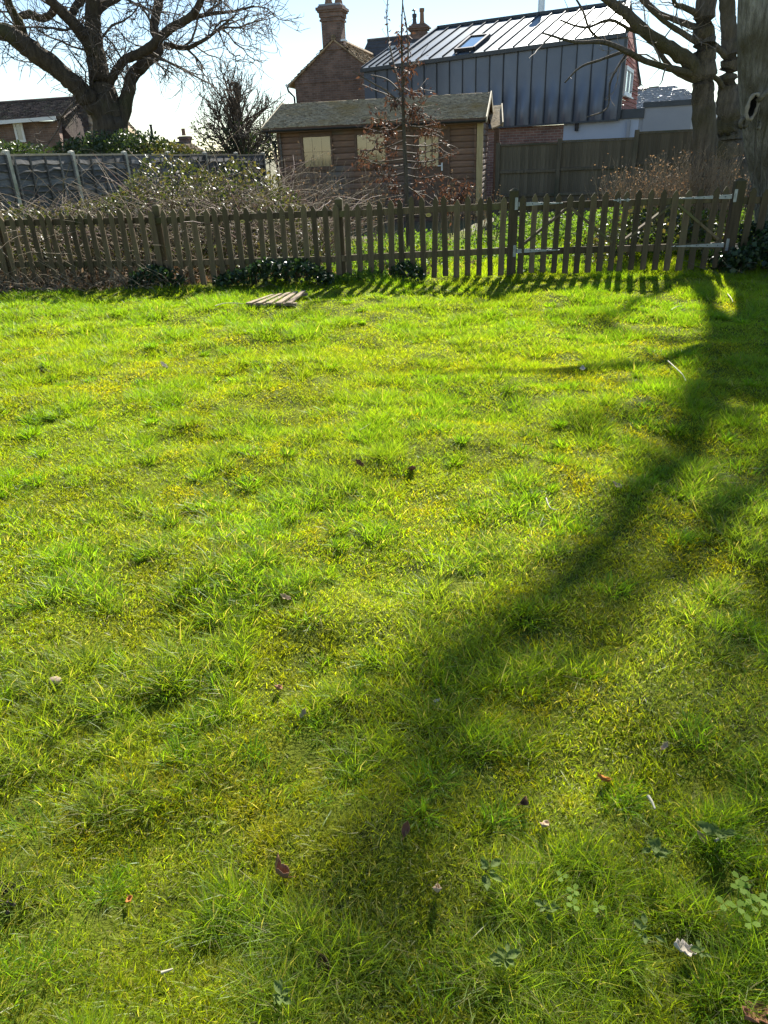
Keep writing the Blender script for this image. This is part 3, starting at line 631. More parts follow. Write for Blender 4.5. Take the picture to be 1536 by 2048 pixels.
# roof: two slopes, shingle courses, barge boards, fascia, gutter
def roof_pt(x, t, side=1): return (x, RD - RD*(1-t) if side > 0 else RD + RD*(1-t), ZE + RH*t)
rx0, rx1 = -CL, 0.0
roof = MB(); n_f = np.array([0, -RH, RD]); 
roof.slab([roof_pt(rx0, 0), roof_pt(rx1, 0), roof_pt(rx1, 1), roof_pt(rx0, 1)], (0, -RH, RD), 0.03)
roof.slab([roof_pt(rx0, 1, -1), roof_pt(rx1, 1, -1), roof_pt(rx1, 0, -1), roof_pt(rx0, 0, -1)], (0, RH, RD), 0.03)
ro = roof.build('roof', MT['cabin_trim'], cab)
sl_len = math.hypot(RD, RH); rows = 19; V = []; Fq = []; rg_ = np.random.default_rng(5)
for side in (1, -1):
    ny = np.array([0, -RH*side, RD])/sl_len
    for j in range(rows):
        t0 = j/rows; t1 = min((j + 1.35)/rows, 1.0); x = rx0 - (0.08 if j % 2 else 0)
        while x < rx1:
            w = 0.16; xa = max(x + .004, rx0); xb = min(x + w - .004, rx1); x += w
            if xb - xa < .02: continue
            dj = rg_.normal()*.006; li = .010 + abs(rg_.normal())*.014
            A = [np.array(roof_pt(xx, tt, side)) for xx, tt in ((xa, t0 - .008 + dj), (xb, t0 - .008 + dj), (xb, t1), (xa, t1))]
            top = [A[0] + ny*(.010 + li), A[1] + ny*(.010 + li), A[2] + ny*.004, A[3] + ny*.004]; bo = [A[0] + ny*.003, A[1] + ny*.003]
            k0 = len(V); V += top + bo
            q = [(k0, k0+1, k0+2, k0+3), (k0+4, k0+5, k0+1, k0)] 
            Fq += q if side > 0 else [t[::-1] for t in q]
sh = link('shingles', np_mesh('shingles', np.array(V), np.array(Fq)), MT['shingle'], ro); tag(sh, kind='stuff')
for x in (rx0 - .012, rx1 + .012):
    for side in (1, -1):
        m = MB(); p = np.array(roof_pt(x, -.02, side)); q = np.array(roof_pt(x, 1.0, side)); m.bar(p + [0, 0, -.03], q + [0, 0, -.03], 0.024, 0.13, up=(1, 0, 0) if False else (0, 0, 1)); m.build('barge_board', MT['barge'], ro, bevel=.003)
# gable triangles
for x in (wx0 + .03, wx1 - .03):
    m = MB(); zt_ = ZE + RH - .05; m.slab([(x, WY, ZE - .05), (x, WY + BD, ZE - .05), (x, RD, zt_)], (1, 0, 0), .03); m.build('gable', MT['cabin'], cab)
m = MB(); k = 8; pr = [(0.045*math.cos(math.pi + math.pi*i/k), 0.045*math.sin(math.pi + math.pi*i/k)) for i in range(k+1)]
v = [(rx0, -.05 + y, ZE - .045 + zz_) for y, zz_ in pr] + [(rx1, -.05 + y, ZE - .045 + zz_) for y, zz_ in pr]
m.add(v, [(i, i+1, i+1+k+1, i+k+1) for i in range(k)]); gu = m.build('gutter', MT['gutter'], cab); sm = gu.modifiers.new('thick', 'SOLIDIFY'); sm.thickness = .006
MB().box(rx0 + .02, rx1 - .02, -.002, .018, ZE - .11, ZE - .03).build('fascia', MT['cabin_trim'], cab)
MB().tube([(rx0 + .12, -.05, ZE - .09), (rx0 + .12, -.04, ZE - .16), (wx0 - .03, WY - .06, ZE - .36), (wx0 - .03, WY - .05, 0.05)], .032, 8).build('downpipe', MT['gutter'], cab, smooth=True)
# small lean-to roof behind the cabin's right end
lt0 = thing('log_store', 'small felt roofed log store just behind the cabin right end', 'store'); LF = Frame(at(985, 250, 21.2), 11.6); LF.put(lt0)
a0, za = LF.on(984, 248); a1, zb = LF.on(1000, 216); a2, zc = LF.on(1006, 240)
MB().slab([(a0, 0, za - .1), (a2, 0, za), (a2 - .08, 1.0, zb + .12), (a0 - .2, 1.0, zb + .1)], (0, -.5, 1), .04).build('roof', MT['shingle'], lt0)
MB().bar((a2, -.02, za - .02), (a2 - .08, 1.0, zb + .1), .03, .12).build('barge_board', MT['barge'], lt0)
for x in (a0 + .1, a2 - .12): MB().box(x - .04, x + .04, .1, .18, 0, za - .10).build('post', MT['cabin_trim'], lt0)
MB().box(a0 + .145, a2 - .165, .12, .15, 0, za - .14).build('back_panel', MT['cabin'], lt0)

# ------------------------------------------------------------------ zinc-clad house extension
EF = Frame(at(1252, 66, 24.0), 30.0)
ext = thing('metal_house', 'house extension clad in dark blue grey standing seam metal', 'house'); EF.put(ext)
def lineval(p, q, x): return p[1] + (q[1] - p[1])*(x - p[0])/(q[0] - p[0])
eR = EF.on(1252, 66); eL = EF.on(727, 138); bR = EF.on(1236, 238); bL = EF.on(1007, 253)
def z_eave(x): return lineval(eR, eL, x)
def z_bot(x): return lineval(bR, bL, x)
DRf = 3.7
rR = EF.on(1256, 5, DRf); rL = EF.on(876, 57, DRf); vL = EF.on(784, 131)[0]
npan = 19; edges = np.linspace(eL[0], 0.0, npan + 1)
for i in range(npan):
    xa, xb = edges[i], edges[i+1]; nx, nz = 6, 12; V = []; Fq = []
    for j in range(nz + 1):
        for k in range(nx + 1):
            u_ = k/nx; v_ = j/nz; x = xa + .006 + (xb - xa - .012)*u_; z0, z1 = z_bot(x), z_eave(x) - .06
            bul = 0.10*max(0, math.sin(math.pi*u_))**1.5*math.exp(-((v_ - .16)/.26)**2)*(0.25 if i < 8 else 1.0) + .006*math.sin(3*u_ + i)
            V.append((x, -bul, z0 + (z1 - z0)*v_))
    for j in range(nz):
        for k in range(nx): a = j*(nx+1) + k; Fq.append((a, a+1, a+nx+2, a+nx+1))
    pm_ = link('wall_panel', np_mesh('wall_panel', np.array(V), np.array(Fq), True), MT['zinc_wall'], ext)
    MB().box(xb - .010, xb + .010, -.045, .0, z_bot(xb), z_eave(xb) - .06).build('seam', MT['zinc_trim'], pm_)
MB().slab([(eL[0], .01, z_bot(eL[0])), (0, .01, z_bot(0)), (0, .01, z_eave(0) - .03), (eL[0], .01, z_eave(eL[0]) - .03)], (0, -1, 0), .12).build('wall', MT['zinc_trim'], ext)
MB().bar((eL[0] - .05, -.09, z_eave(eL[0]) - .05), (.05, -.09, z_eave(0) - .05), .12, .11).build('gutter', MT['zinc_trim'], ext)
MB().bar((eL[0], -.03, z_bot(eL[0]) - .02), (.02, -.03, z_bot(0) - .02), .08, .05).build('drip_trim', MT['zinc_trim'], ext)
MB().bar((.03, -.02, z_bot(0)), (.03, -.02, z_eave(0) - .08), .09, .06, up=(0, 1, 0)).build('corner_trim', MT['zinc_trim'], ext)
# roof panels: eave line to ridge line, cut by the verges
def ez(x): return np.array([x, -.12, z_eave(x) + .01])
def rz_(x): return np.array([x, DRf, lineval(rR, rL, x)])
def clip(poly, f):
    out = []
    for p, q in zip(poly, poly[1:] + poly[:1]):
        a, b = f(p), f(q)
        if a >= 0: out.append(p)
        if (a >= 0) != (b >= 0): t = a/(a - b); out.append((p[0] + (q[0]-p[0])*t, p[1] + (q[1]-p[1])*t))
    return out
sw = (0.0 - vL)/16.0
nrm = np.cross(np.array(ez(0)) - ez(vL), rz_(rL[0]) - ez(vL)); nrm /= np.linalg.norm(nrm); nrm *= np.sign(nrm[2])
def rp(x, t): return ez(x)*(1-t) + rz_(x)*t
rmb = None
for i in range(-1, 18):
    xa, xb = vL + sw*i, vL + sw*(i+1)
    poly = [(xa, 0), (xb, 0), (xb, 1), (xa, 1)]
    poly = clip(poly, lambda p: p[0] - (vL + (rL[0] - vL)*p[1])) 
    poly = clip(poly, lambda p: (0.06 + (rR[0])*p[1]) - p[0]) if len(poly) > 2 else []
    if len(poly) < 3: continue
    m = MB().slab([rp(x, t) for x, t in poly], nrm, .03); po = m.build('roof_panel', MT['zinc_roof'], ext)
    s0 = [p for p in poly if abs(p[0] - xa) < 1e-6]
    if len(s0) >= 2:
        ts = sorted(p[1] for p in s0); MB().bar(rp(xa, ts[0]) + nrm*.02, rp(xa, ts[-1]) + nrm*.02, .022, .05, up=nrm).build('seam', MT['zinc_trim'], po)
MB().bar(rz_(rL[0]) + [0, 0, .03], rz_(rR[0]) + [0, 0, .03], .16, .09).build('ridge_cap', MT['zinc_trim'], ext)
MB().bar(ez(vL) + nrm*.02, rz_(rL[0]) + nrm*.02, .10, .09, up=nrm).build('verge_trim', MT['zinc_trim'], ext)
MB().bar(ez(.06) + nrm*.02, rz_(rR[0]) + nrm*.02, .10, .09, up=nrm).build('verge_trim', MT['zinc_trim'], ext)
# lower roof at the left end
lt_a, lt_b = 0.52, 0.44
l0 = eL[0]; tl = EF.on(777, 98, 1.9); tr = EF.on(832, 91, 1.9)
q = [ez(l0), ez(vL), np.array([tr[0], 1.9, tr[1]]), np.array([tl[0], 1.9, tl[1]])]
for i in range(4):
    a, b = i/4, (i+1)/4
    P4 = [q[0]*(1-a) + q[1]*a, q[0]*(1-b) + q[1]*b, q[3]*(1-b) + q[2]*b, q[3]*(1-a) + q[2]*a]
    po = MB().slab(P4, nrm, .03).build('roof_panel', MT['zinc_roof'], ext)
    MB().bar(P4[0] + nrm*.02, P4[3] + nrm*.02, .022, .05, up=nrm).build('seam', MT['zinc_trim'], po)
MB().bar(q[3] + [0, .03, .03], q[2] + [0, .03, .03], .1, .1).build('ridge_cap', MT['white'], ext)
# roof window
def on_roof(px, py):
    r = EF; d = ray(px, py); c = np.array([0, 0, EYE]); loc = lambda p: np.array(EF.loc(p))
    p0_ = loc(c); d_ = np.array([np.dot(d, EF.e1), np.dot(d, EF.e2), d[2]]); t = np.dot(ez(vL) - p0_, nrm)/np.dot(d_, nrm); return p0_ + d_*t
cs = [on_roof(*p) for p in ((911, 105), (948, 101), (979, 74.5), (942, 78))]
sk = MB()
for p, q_ in zip(cs, cs[1:] + cs[:1]): sk.bar(p + nrm*.05, q_ + nrm*.05, .09, .12, up=nrm)
sko = sk.build('roof_window', MT['dark'], ext)
MB().slab([p + nrm*.075 for p in cs], nrm, .02).build('pane', surf('sky_glass', (0.5, 0.6, 0.62), (0.55, 0.65, 0.68), 0.08, 2, bump=0, spec=.8, metal=.85), sko)
fl = EF.on(1082, 30, DRf + .3); MB().lathe([(.12, -.3), (.12, .55), (.15, .55), (.15, .6), (.09, .6), (.09, .7), (.2, .72), (.02, .82)], 14).build('flue', MT['steel'], ext, smooth=False, loc=(fl[0], DRf + .3, fl[1]))
# red boarded gable end, slightly splayed
BRp = np.array(EF.loc(at(1276, 165, 28.2))); APp = rz_(rR[0]); Cb = np.array([0.0, .05, 0])
zb0 = z_bot(0) + .02; nb_ = 26
def gable_right(z):                            # right-hand edge of the gable at height z
    if z > BRp[2]: t = (z - BRp[2])/(APp[2] - BRp[2]); return BRp[:2]*(1-t) + APp[:2]*t
    return BRp[:2]
ztopg = z_eave(0); hb = (APp[2] - .05 - zb0)/nb_
gd = (BRp[:2] - Cb[:2])/np.linalg.norm(BRp[:2] - Cb[:2]); gn_ = np.array([gd[1], -gd[0]])
for i in range(nb_):
    z0, z1 = zb0 + hb*i, zb0 + hb*(i+1) - .012; zm = (z0+z1)/2
    R_ = gable_right(zm); Lp = Cb[:2] if zm < ztopg else Cb[:2] + (APp[:2] - Cb[:2])*min(1, (zm - ztopg)/(APp[2] - ztopg))
    if np.linalg.norm(R_ - Lp) < .15: continue
    m = MB(); v = []
    for P_ in (Lp, R_):
        for off, zz_ in ((.0, z0), (.045, z0), (.02, z1), (.0, z1)): v.append((P_[0] + gn_[0]*off, P_[1] + gn_[1]*off, zz_))
    m.add(v, [(3, 2, 1, 0), (4, 5, 6, 7), (0, 1, 5, 4), (1, 2, 6, 5), (2, 3, 7, 6), (3, 0, 4, 7)]); m.build('clad_board', MT['red_board'], ext)
gp = lambda s_, z_, off: (Cb[0] + gd[0]*s_ + gn_[0]*off, Cb[1] + gd[1]*s_ + gn_[1]*off, z_)
def gable_z(px, py):                           # along-gable distance and height of a photo point
    d = ray(px, py); d_ = np.array([np.dot(d, EF.e1), np.dot(d, EF.e2), d[2]]); p0_ = np.array(EF.loc((0, 0, EYE))); n3 = np.array([gn_[0], gn_[1], 0]); t = np.dot(Cb - p0_, n3)/np.dot(d_, n3); p = p0_ + d_*t
    return float(np.dot(p[:2] - Cb[:2], gd)), float(p[2])
s0_, zt_ = gable_z(1244, 128); s1_, zb_ = gable_z(1256, 196); s0_ = max(.12, s0_); s1_ = max(s1_, s0_ + 1.6)
wf = MB(); 
for sa, sb, za_, zb2 in ((s0_, s0_+.1, zb_, zt_), (s1_-.1, s1_, zb_, zt_), (s0_+.1, s1_-.1, zb_, zb_+.1), (s0_+.1, s1_-.1, zt_-.1, zt_), ((s0_+s1_)/2-.04, (s0_+s1_)/2+.04, zb_+.1, zt_-.1)):
    p = [gp(sa, za_, .10), gp(sb, za_, .10), gp(sb, zb2, .10), gp(sa, zb2, .10)]; wf.slab(p, (gn_[0], gn_[1], 0), .08)
wfo = wf.build('window', MT['white'], ext)
wf2 = MB().slab([gp(s0_+.1, zb_+.1, .065), gp(s1_-.1, zb_+.1, .065), gp(s1_-.1, zt_-.1, .065), gp(s0_+.1, zt_-.1, .065)], (gn_[0], gn_[1], 0), .02)
wf2.build('pane', surf('bright_glass', (0.42, 0.5, 0.5), (0.62, 0.68, 0.66), 0.1, 3, bump=0, spec=.7, metal=.5), wfo)
MB().slab([gp(s0_-.06, zb_-.04, .16), gp(s1_+.06, zb_-.04, .16), gp(s1_+.06, zb_+.0, .16), gp(s0_-.06, zb_+.0, .16)], (gn_[0], gn_[1], 0), .1).build('sill', MT['white'], wfo)
# verge board on the far slope
MB().bar((*(BRp[:2] + gd*.2), BRp[2] - .1), (APp[0], APp[1], APp[2] + .03), .16, .12).build('verge_board', MT['zinc_trim'], ext)
MB().slab([(BRp[0] + .1, BRp[1] + .1, BRp[2]), (APp[0], APp[1], APp[2]), (rL[0], DRf, rL[1] - .05), (rL[0] + 1, BRp[1], BRp[2])], (0, 1, 1), .05).build('rear_roof', MT['zinc_trim'], ext)
# lower walls: brick, pale render, flat roofed annexe
xq = EF.on(1127, 260, .14)[0]; xe = EF.on(1256, 250, .14)[0]; x2 = EF.on(1286, 240, .14)[0]; x3 = EF.on(1384, 230, .14)[0]
MB().box(eL[0] + .3, xq - .002, .14, .3, -.1, z_bot(eL[0])).build('brick_wall', MT['brick_red'], ext)
MB().box(xq, xe + .3, .14, .3, -.1, z_bot(0) - .01).build('render_wall', MT['render'], ext)
za1 = EF.on(1270, 237, .14)[1]; MB().box(xe + .302, x2, .16, 5, -.1, za1).build('annexe_wall', MT['render2'], ext)
zf = EF.on(1270, 222, .1)[1]; MB().box(xe - .35, x2 + .02, .06, 5, za1 + .004, zf + .06).build('annexe_fascia', MT['zinc_trim'], ext)
zh = EF.on(1330, 213, .14)[1]; MB().box(x2 + .002, x3, .13, 5, -.1, zh).build('annexe_wall', MT['render2'], ext)
MB().box(x2 - .03, x3 + .06, .08, 5.05, zh + .003, zh + .14).build('annexe_fascia', MT['zinc_trim'], ext)
dpx = EF.on(1257, 255, .1)[0]; MB().box(dpx - .04, dpx + .04, .04, .12, 0, z_bot(0) - .05).build('downpipe', MT['render2'], ext)
lx, lz = EF.on(1154, 254, .1); MB().lathe([(.055, -.11), (.06, -.1), (.06, .1), (.055, .11)], 12).build('wall_light', MT['dark'], ext, loc=(lx, .065, lz))

# ------------------------------------------------------------------ old brick house with the big chimney
BF = Frame(at(590, 170, 33.0), 14.0)
bh_ = thing('brick_house', 'old brown brick house with tall corbelled chimney on its gable', 'house'); BF.put(bh_)
g_l, g_zl = BF.on(589, 158); g_a, g_za = BF.on(668, 78); g_r = 2*g_a - g_l
MB().slab([(g_l, 0, -.1), (g_r, 0, -.1), (g_r, 0, g_zl), (g_a, 0, g_za), (g_l, 0, g_zl)], (0, -1, 0), .3).build('gable_wall', MT['brick'], bh_)
bs = BF.on(640, 162)[1]; MB().box(g_l - .004, g_r + .004, -.03, -.002, bs - .06, bs + .03).build('brick_course', MT['brick'], bh_)
RL_ = 9.0
MB().box(g_l, g_l + .3, .302, RL_, -.1, g_zl - .05).build('side_wall', MT['brick'], bh_)
def tile_roof(parent, P0, P1, P2, P3, mat, rows, cols, name='roof', th=.05, seed=0, amp=.02):
    """P0-P1 eave, P3-P2 ridge; a slab with courses of tiles on top"""
    P0, P1, P2, P3 = [np.array(p, float) for p in (P0, P1, P2, P3)]
    n = np.cross(P1 - P0, P3 - P0); n /= np.linalg.norm(n); n = n if n[2] > 0 else -n
    ro = MB().slab([P0, P1, P2, P3], n, th).build(name, mat, parent)
    rg_ = np.random.default_rng(seed); V = []; Fq = []
    for j in range(rows):
        t0, t1 = j/rows, min(1, (j+1.3)/rows)
        for c in range(cols):
            u0 = (c + (.5 if j % 2 else 0))/cols; u1 = min(1, u0 + 1/cols*.97)
            if u0 >= 1: continue
            f = lambda u_, t: (P0*(1-u_) + P1*u_)*(1-t) + (P3*(1-u_) + P2*u_)*t
            li = .02 + abs(rg_.normal())*amp; k0 = len(V); A = [f(u0, t0), f(u1, t0), f(u1, t1), f(u0, t1)]
            V += [A[0] + n*(li+.01), A[1] + n*(li+.01+rg_.normal()*.005), A[2] + n*.006, A[3] + n*.006, A[0] + n*.002, A[1] + n*.002]
            Fq += [(k0, k0+1, k0+2, k0+3), (k0+4, k0+5, k0+1, k0)]
    tg = link('tiles', np_mesh('tiles', np.array(V), np.array(Fq)), mat, ro); tag(tg, kind='stuff'); return ro
ov = .25
tile_roof(bh_, (g_r + .2, -.1, g_zl - .15), (g_r + .2, RL_, g_zl - .15), (g_a, RL_, g_za), (g_a, -.1, g_za), MT['tile_orange'], 14, 40, seed=1, amp=.03)
tile_roof(bh_, (g_l - .25, RL_, g_zl - .2), (g_l - .25, -.1, g_zl - .2), (g_a, -.1, g_za), (g_a, RL_, g_za), MT['tile_orange'], 14, 40, seed=2)
MB().tube([(g_a, -.1, g_za + .04), (g_a, RL_, g_za + .04)], .1, 8).build('ridge_tiles', MT['tile_orange'], bh_)
MB().tube([(g_l - .3, -.15, g_zl - .22), (g_l - .3, RL_, g_zl - .22)], .06, 8).build('gutter', MT['white'], bh_)
MB().tube([(g_l - .3, -.08, g_zl - .26), (g_l - .28, -.06, g_zl - .4), (g_l - .05, -.06, g_zl - .62), (g_l - .03, -.06, 0)], .04, 8).build('downpipe', MT['gutter'], bh_, smooth=True)
# chimney on the gable apex
c_l, _ = BF.on(644, 60); c_r, _ = BF.on(682, 60); z_ = lambda py: BF.on(665, py)[1]
cw = c_r - c_l; cx_ = (c_l + c_r)/2
ch = MB(); sec = [(100, 42, 0), (42, 38, .05), (38, 34, .02), (34, 24, .06), (24, 20, .11), (20, 14, .15), (14, 11, .08)]
chm = None
for a_, b_, o_ in sec: ch.box(c_l - o_, c_r + o_, -.05 - o_, .62 + o_, z_(a_), z_(b_))
chm = ch.build('chimney', MT['brick'], bh_)
MB().box(c_l - .05, c_r + .05, -.1, .67, z_(11), z_(11) + .06).build('cap', MT['render2'], chm)
for px_ in (653, 673):
    xx = BF.on(px_, 5)[0]; MB().lathe([(.16, 0), (.15, .1), (.13, .15), (.12, .65), (.15, .67), (.15, .75), (.12, .76)], 14).build('chimney_pot', MT['pot'], chm, loc=(xx, .28, z_(11) + .05))
MB().box(c_r - .02, c_r + .14, -.06, .3, z_(84), z_(80)).build('flashing', MT['steel'], chm)
# slate main roof behind
m1 = BF.on(735, 83, 7.0); m2 = BF.on(900, 66, 7.0)
SRf = thing('slate_house', 'dark slate roofed house showing behind the metal roof', 'house'); BF.put(SRf)
tile_roof(SRf, (m1[0] - .3, 3.5, m1[1] - 2.6), (m2[0], 3.5, m2[1] - 2.6), (m2[0], 7, m2[1]), (m1[0], 7, m1[1]), MT['slate'], 14, 40, seed=3, amp=.008)
MB().box(m1[0] + .2, m2[0], 3.8, 10, -.1, m1[1] - 2.7).build('wall', MT['brick'], SRf)
MB().tube([(m1[0], 7, m1[1] + .02), (m2[0], 7, m2[1] + .02)], .09, 8).build('ridge_tiles', MT['slate'], SRf)
k0, _ = BF.on(818, 68, 7); k1, _ = BF.on(858, 68, 7); zz = lambda py: BF.on(838, py, 7)[1]
c2 = MB(); 
for a_, b_, o_ in ((82, 62, -.1), (62, 58, -.02), (58, 55, .05), (55, 51, -.05), (51, 48, -.14)): c2.box(k0 - o_, k1 + o_, 6.7 - o_, 7.3 + o_, zz(a_), zz(b_))
c2 = c2.build('chimney', MT['brick'], SRf)
for px_, top, r_ in ((829, 27, .09), (844, 17, .1)):
    xx = BF.on(px_, 40, 7)[0]; MB().lathe([(r_*1.3, 0), (r_, .1), (r_*.9, zz(top) - zz(48) - .15), (r_*1.15, zz(top) - zz(48) - .12), (r_*1.15, zz(top) - zz(48))], 12).build('chimney_pot', MT['pot'] if px_ == 844 else MT['slate'], c2, loc=(xx, 7, zz(48)))
xx = BF.on(829, 40, 7)[0]; MB().lathe([(.03, 0), (.03, .12), (.14, .12), (.02, .2)], 10).build('cowl', MT['dark'], c2, loc=(xx, 7, zz(27)))

# ------------------------------------------------------------------ tiled house behind the panel fence on the left
TF = Frame(at(60, 240, 33.0), -12.0)
th_ = thing('tiled_house', 'brown tiled house with white dormer window behind the oak', 'house'); TF.put(th_)
def T(px, py, d=0): x, z = TF.on(px, py, d); return (x, d, z)
tile_roof(th_, T(-90, 250, -.3), T(128, 233, -.3), T(170, 196, 3), T(-80, 214, 3), MT['tile_brown'], 12, 44, seed=5)
tile_roof(th_, T(70, 330, .4), T(190, 330, .4), T(170, 196, 3), T(112, 236, 1.2), MT['tile_brown'], 16, 20, seed=6)
tile_roof(th_, T(190, 330, .4), T(300, 290, 1.5), T(240, 225, 4), T(170, 196, 3), MT['tile_orange'], 14, 20, seed=7)
a_ = T(-90, 245, .1); b_ = T(112, 236, .1)
MB().box(a_[0], b_[0], .1, 3, -.1, b_[2] - .1).build('wall', MT['brick'], th_)
MB().bar(T(-90, 252, -.32), T(112, 236, -.32), .12, .13).build('fascia', MT['white'], th_)
w0 = T(24, 244); w1 = T(52, 284); wf = MB()
for q in ((w0[0], w0[0]+.08, w1[2], w0[2]), (w1[0]-.08, w1[0], w1[2], w0[2]), (w0[0]+.08, w1[0]-.08, w1[2], w1[2]+.08), (w0[0]+.08, w1[0]-.08, w0[2]-.08, w0[2])): wf.box(q[0], q[1], .02, .097, q[2], q[3])
wo_ = wf.build('window', MT['white'], th_)
MB().box(w0[0]+.08, w1[0]-.08, .06, .095, w1[2]+.08, w0[2]-.08).build('net_curtain', MT['curtain'], wo_)
MB().box(w0[0]+.08, w1[0]-.08, .045, .05, w1[2]+.08, w0[2]-.08).build('pane', MT['glass'], wo_)
MB().tube([T(-80, 213, 3), T(170, 195, 3)], .09, 8).build('ridge_tiles', MT['tile_brown'], th_)
# small far house with one chimney
SF = Frame(at(367, 285, 46.0), 20.0)
sh_ = thing('far_cottage', 'small far red roofed house with one chimney above the fence', 'house'); SF.put(sh_)
def S(px, py, d=0): x, z = SF.on(px, py, d); return (x, d, z)
tile_roof(sh_, S(330, 302, 0), S(368, 302, 0), S(366, 282, 2.2), S(338, 285, 2.2), MT['tile_brown'], 8, 12, seed=8)
tile_roof(sh_, S(368, 302, 0), S(412, 304, 1), S(372, 280, 2.6), S(366, 282, 2.2), MT['tile_orange'], 8, 12, seed=9)
q0 = S(330, 304, .1); q1 = S(408, 304, .1); MB().box(q0[0], q1[0], .15, 4, -.1, q0[2] - .05).build('wall', MT['brick'], sh_)
c0 = S(362, 284, 2); c1 = S(376, 272, 2); cm = MB().box(c0[0], c1[0], 1.8, 2.3, c0[2] - .3, c1[2]); cm.box(c0[0]-.06, c1[0]+.06, 1.74, 2.36, c1[2] - .15, c1[2] - .04); cm = cm.build('chimney', MT['brick'], sh_)
p_ = S(367, 271, 2); MB().lathe([(.13, 0), (.11, .1), (.11, .36), (.13, .37)], 12).build('chimney_pot', MT['pot'], cm, loc=(p_[0], 2.05, p_[2]))
# far grey roofs on the right
RF = Frame(at(1320, 200, 42.0), 25.0)
rh = thing('grey_roofed_house', 'far house with pale grey tiled roof behind the annexe', 'house'); RF.put(rh)
def R(px, py, d=0): x, z = RF.on(px, py, d); return (x, d, z)
tile_roof(rh, R(1240, 222, 0), R(1390, 214, 0), R(1350, 170, 2.5), R(1262, 178, 2.5), MT['slate_light'], 12, 36, seed=10)
tile_roof(rh, R(1335, 225, -.5), R(1420, 216, -.5), R(1369, 176, 2.0), R(1345, 178, 2.0), MT['slate_light'], 12, 20, seed=11)
q0 = R(1240, 222, .3); q1 = R(1390, 214, .3); MB().box(q0[0], q1[0], .3, 5, -.1, min(q0[2], q1[2]) - .1).build('wall', MT['render2'], rh)
rh2 = thing('white_weatherboard_house', 'far white weatherboarded gable seen between the two trunks', 'house'); RF2 = Frame(at(1410, 240, 36.0), 15.0); RF2.put(rh2)
for i in range(9):
    a_, za_ = RF2.on(1380, 262 - i*6); b_, _ = RF2.on(1450, 262 - i*6); b2 = .16
    MB().box(a_ + i*.06, b_ - i*.04, -.02 - .01*(i % 2), .03, za_, za_ + b2*.92).build('weatherboard', MT['white'], rh2)
a_, za_ = RF2.on(1382, 262); b_, zb_ = RF2.on(1450, 205); MB().box(a_ + .3, b_ - .3, .035, 4, -.1, zb_).build('wall', MT['render2'], rh2)
pole = at(307, 285, 30.0); pl = thing('telegraph_pole', 'thin dark pole rising above the hedge beside the oak', 'pole', (pole[0], pole[1], 0))
zt_ = float(at(306, 250, 30.0)[2]); MB().tube([(0, 0, -.1), (0, 0, zt_)], [.06, .045], 8).build('shaft', MT['dark'], pl); MB().box(-.05, .05, -.05, .05, zt_ - .02, zt_ + .02).build('cap', MT['dark'], pl)

# ------------------------------------------------------------------ bare trees
RMIN = [0.003]
def rot_about(v, axis, ang):
    axis = axis/np.linalg.norm(axis); return v*math.cos(ang) + np.cross(axis, v)*math.sin(ang) + axis*np.dot(axis, v)*(1 - math.cos(ang))
def shoot(p, d, L, r0, r1, n, wander, up, rg):
    P = [p]; d = d/np.linalg.norm(d)
    for i in range(n):
        d = d + rg.normal(size=3)*wander + np.array([0, 0, up]); d /= np.linalg.norm(d); P.append(P[-1] + d*L/n)
    return np.array(P), np.linspace(r0, r1, n + 1)
def grow(tb, P, R, level, spec, rg):
    """side shoots along a limb; spec[level] = per metre, length, radius factor, (angle range), segs, sides, wander, up, start fraction"""
    if level >= len(spec): return
    per, Lr, rf, (a0, a1), n, sides, wander, up, start = spec[level]
    seg = np.linalg.norm(np.diff(P, axis=0), axis=1); cum = np.concatenate([[0], np.cumsum(seg)]); tot = cum[-1]
    cnt = rg.poisson(max(per*tot*(1 - start), 0.01))
    for _ in range(cnt):
        s = tot*(start + (1 - start)*rg.random()); i = min(np.searchsorted(cum, s) - 1, len(seg) - 1); i = max(i, 0); f = (s - cum[i])/max(seg[i], 1e-6)
        p = P[i]*(1-f) + P[i+1]*f; r = R[i]*(1-f) + R[i+1]*f; t = (P[i+1] - P[i])/max(seg[i], 1e-6)
        ax = np.cross(t, rg.normal(size=3)); d = rot_about(t, ax, a0 + (a1 - a0)*rg.random())
        L = (Lr[0] + (Lr[1] - Lr[0])*rg.random())*(1 - 0.35*s/tot); r0 = max(min(r*0.8, L*rf), RMIN[0])
        Q, S_ = shoot(p, d, L, r0, max(r0*0.35, RMIN[0]*.7), n, wander, up, rg)
        tb[min(level, len(tb)-1)].tube(Q, S_, sides); grow(tb, Q, S_, level + 1, spec, rg)
def px_path(pts, Y, dy=None):                  # photo trace (px, py, half width in px) -> limb at distance Y (dy adds depth along the limb)
    P = []; R = []
    for i, (x, y, r) in enumerate(pts):
        yy = Y + (0 if dy is None else dy*i/(len(pts)-1)); P.append(at(x, y, yy)); R.append(r/ppm(yy))
    return np.array(P), np.array(R)
def limb_mesh(tb, P, R, sides=10, sub=6, rough=0.05, seed=0):
    Q, S_ = smooth_path(P, R, sub); rg = np.random.default_rng(seed)
    S_ = S_*(1 + rough*rg.normal(size=len(S_))); Q = Q + rg.normal(size=Q.shape)*S_[:, None]*0.06
    tb.tube(Q, S_, sides); return Q, S_

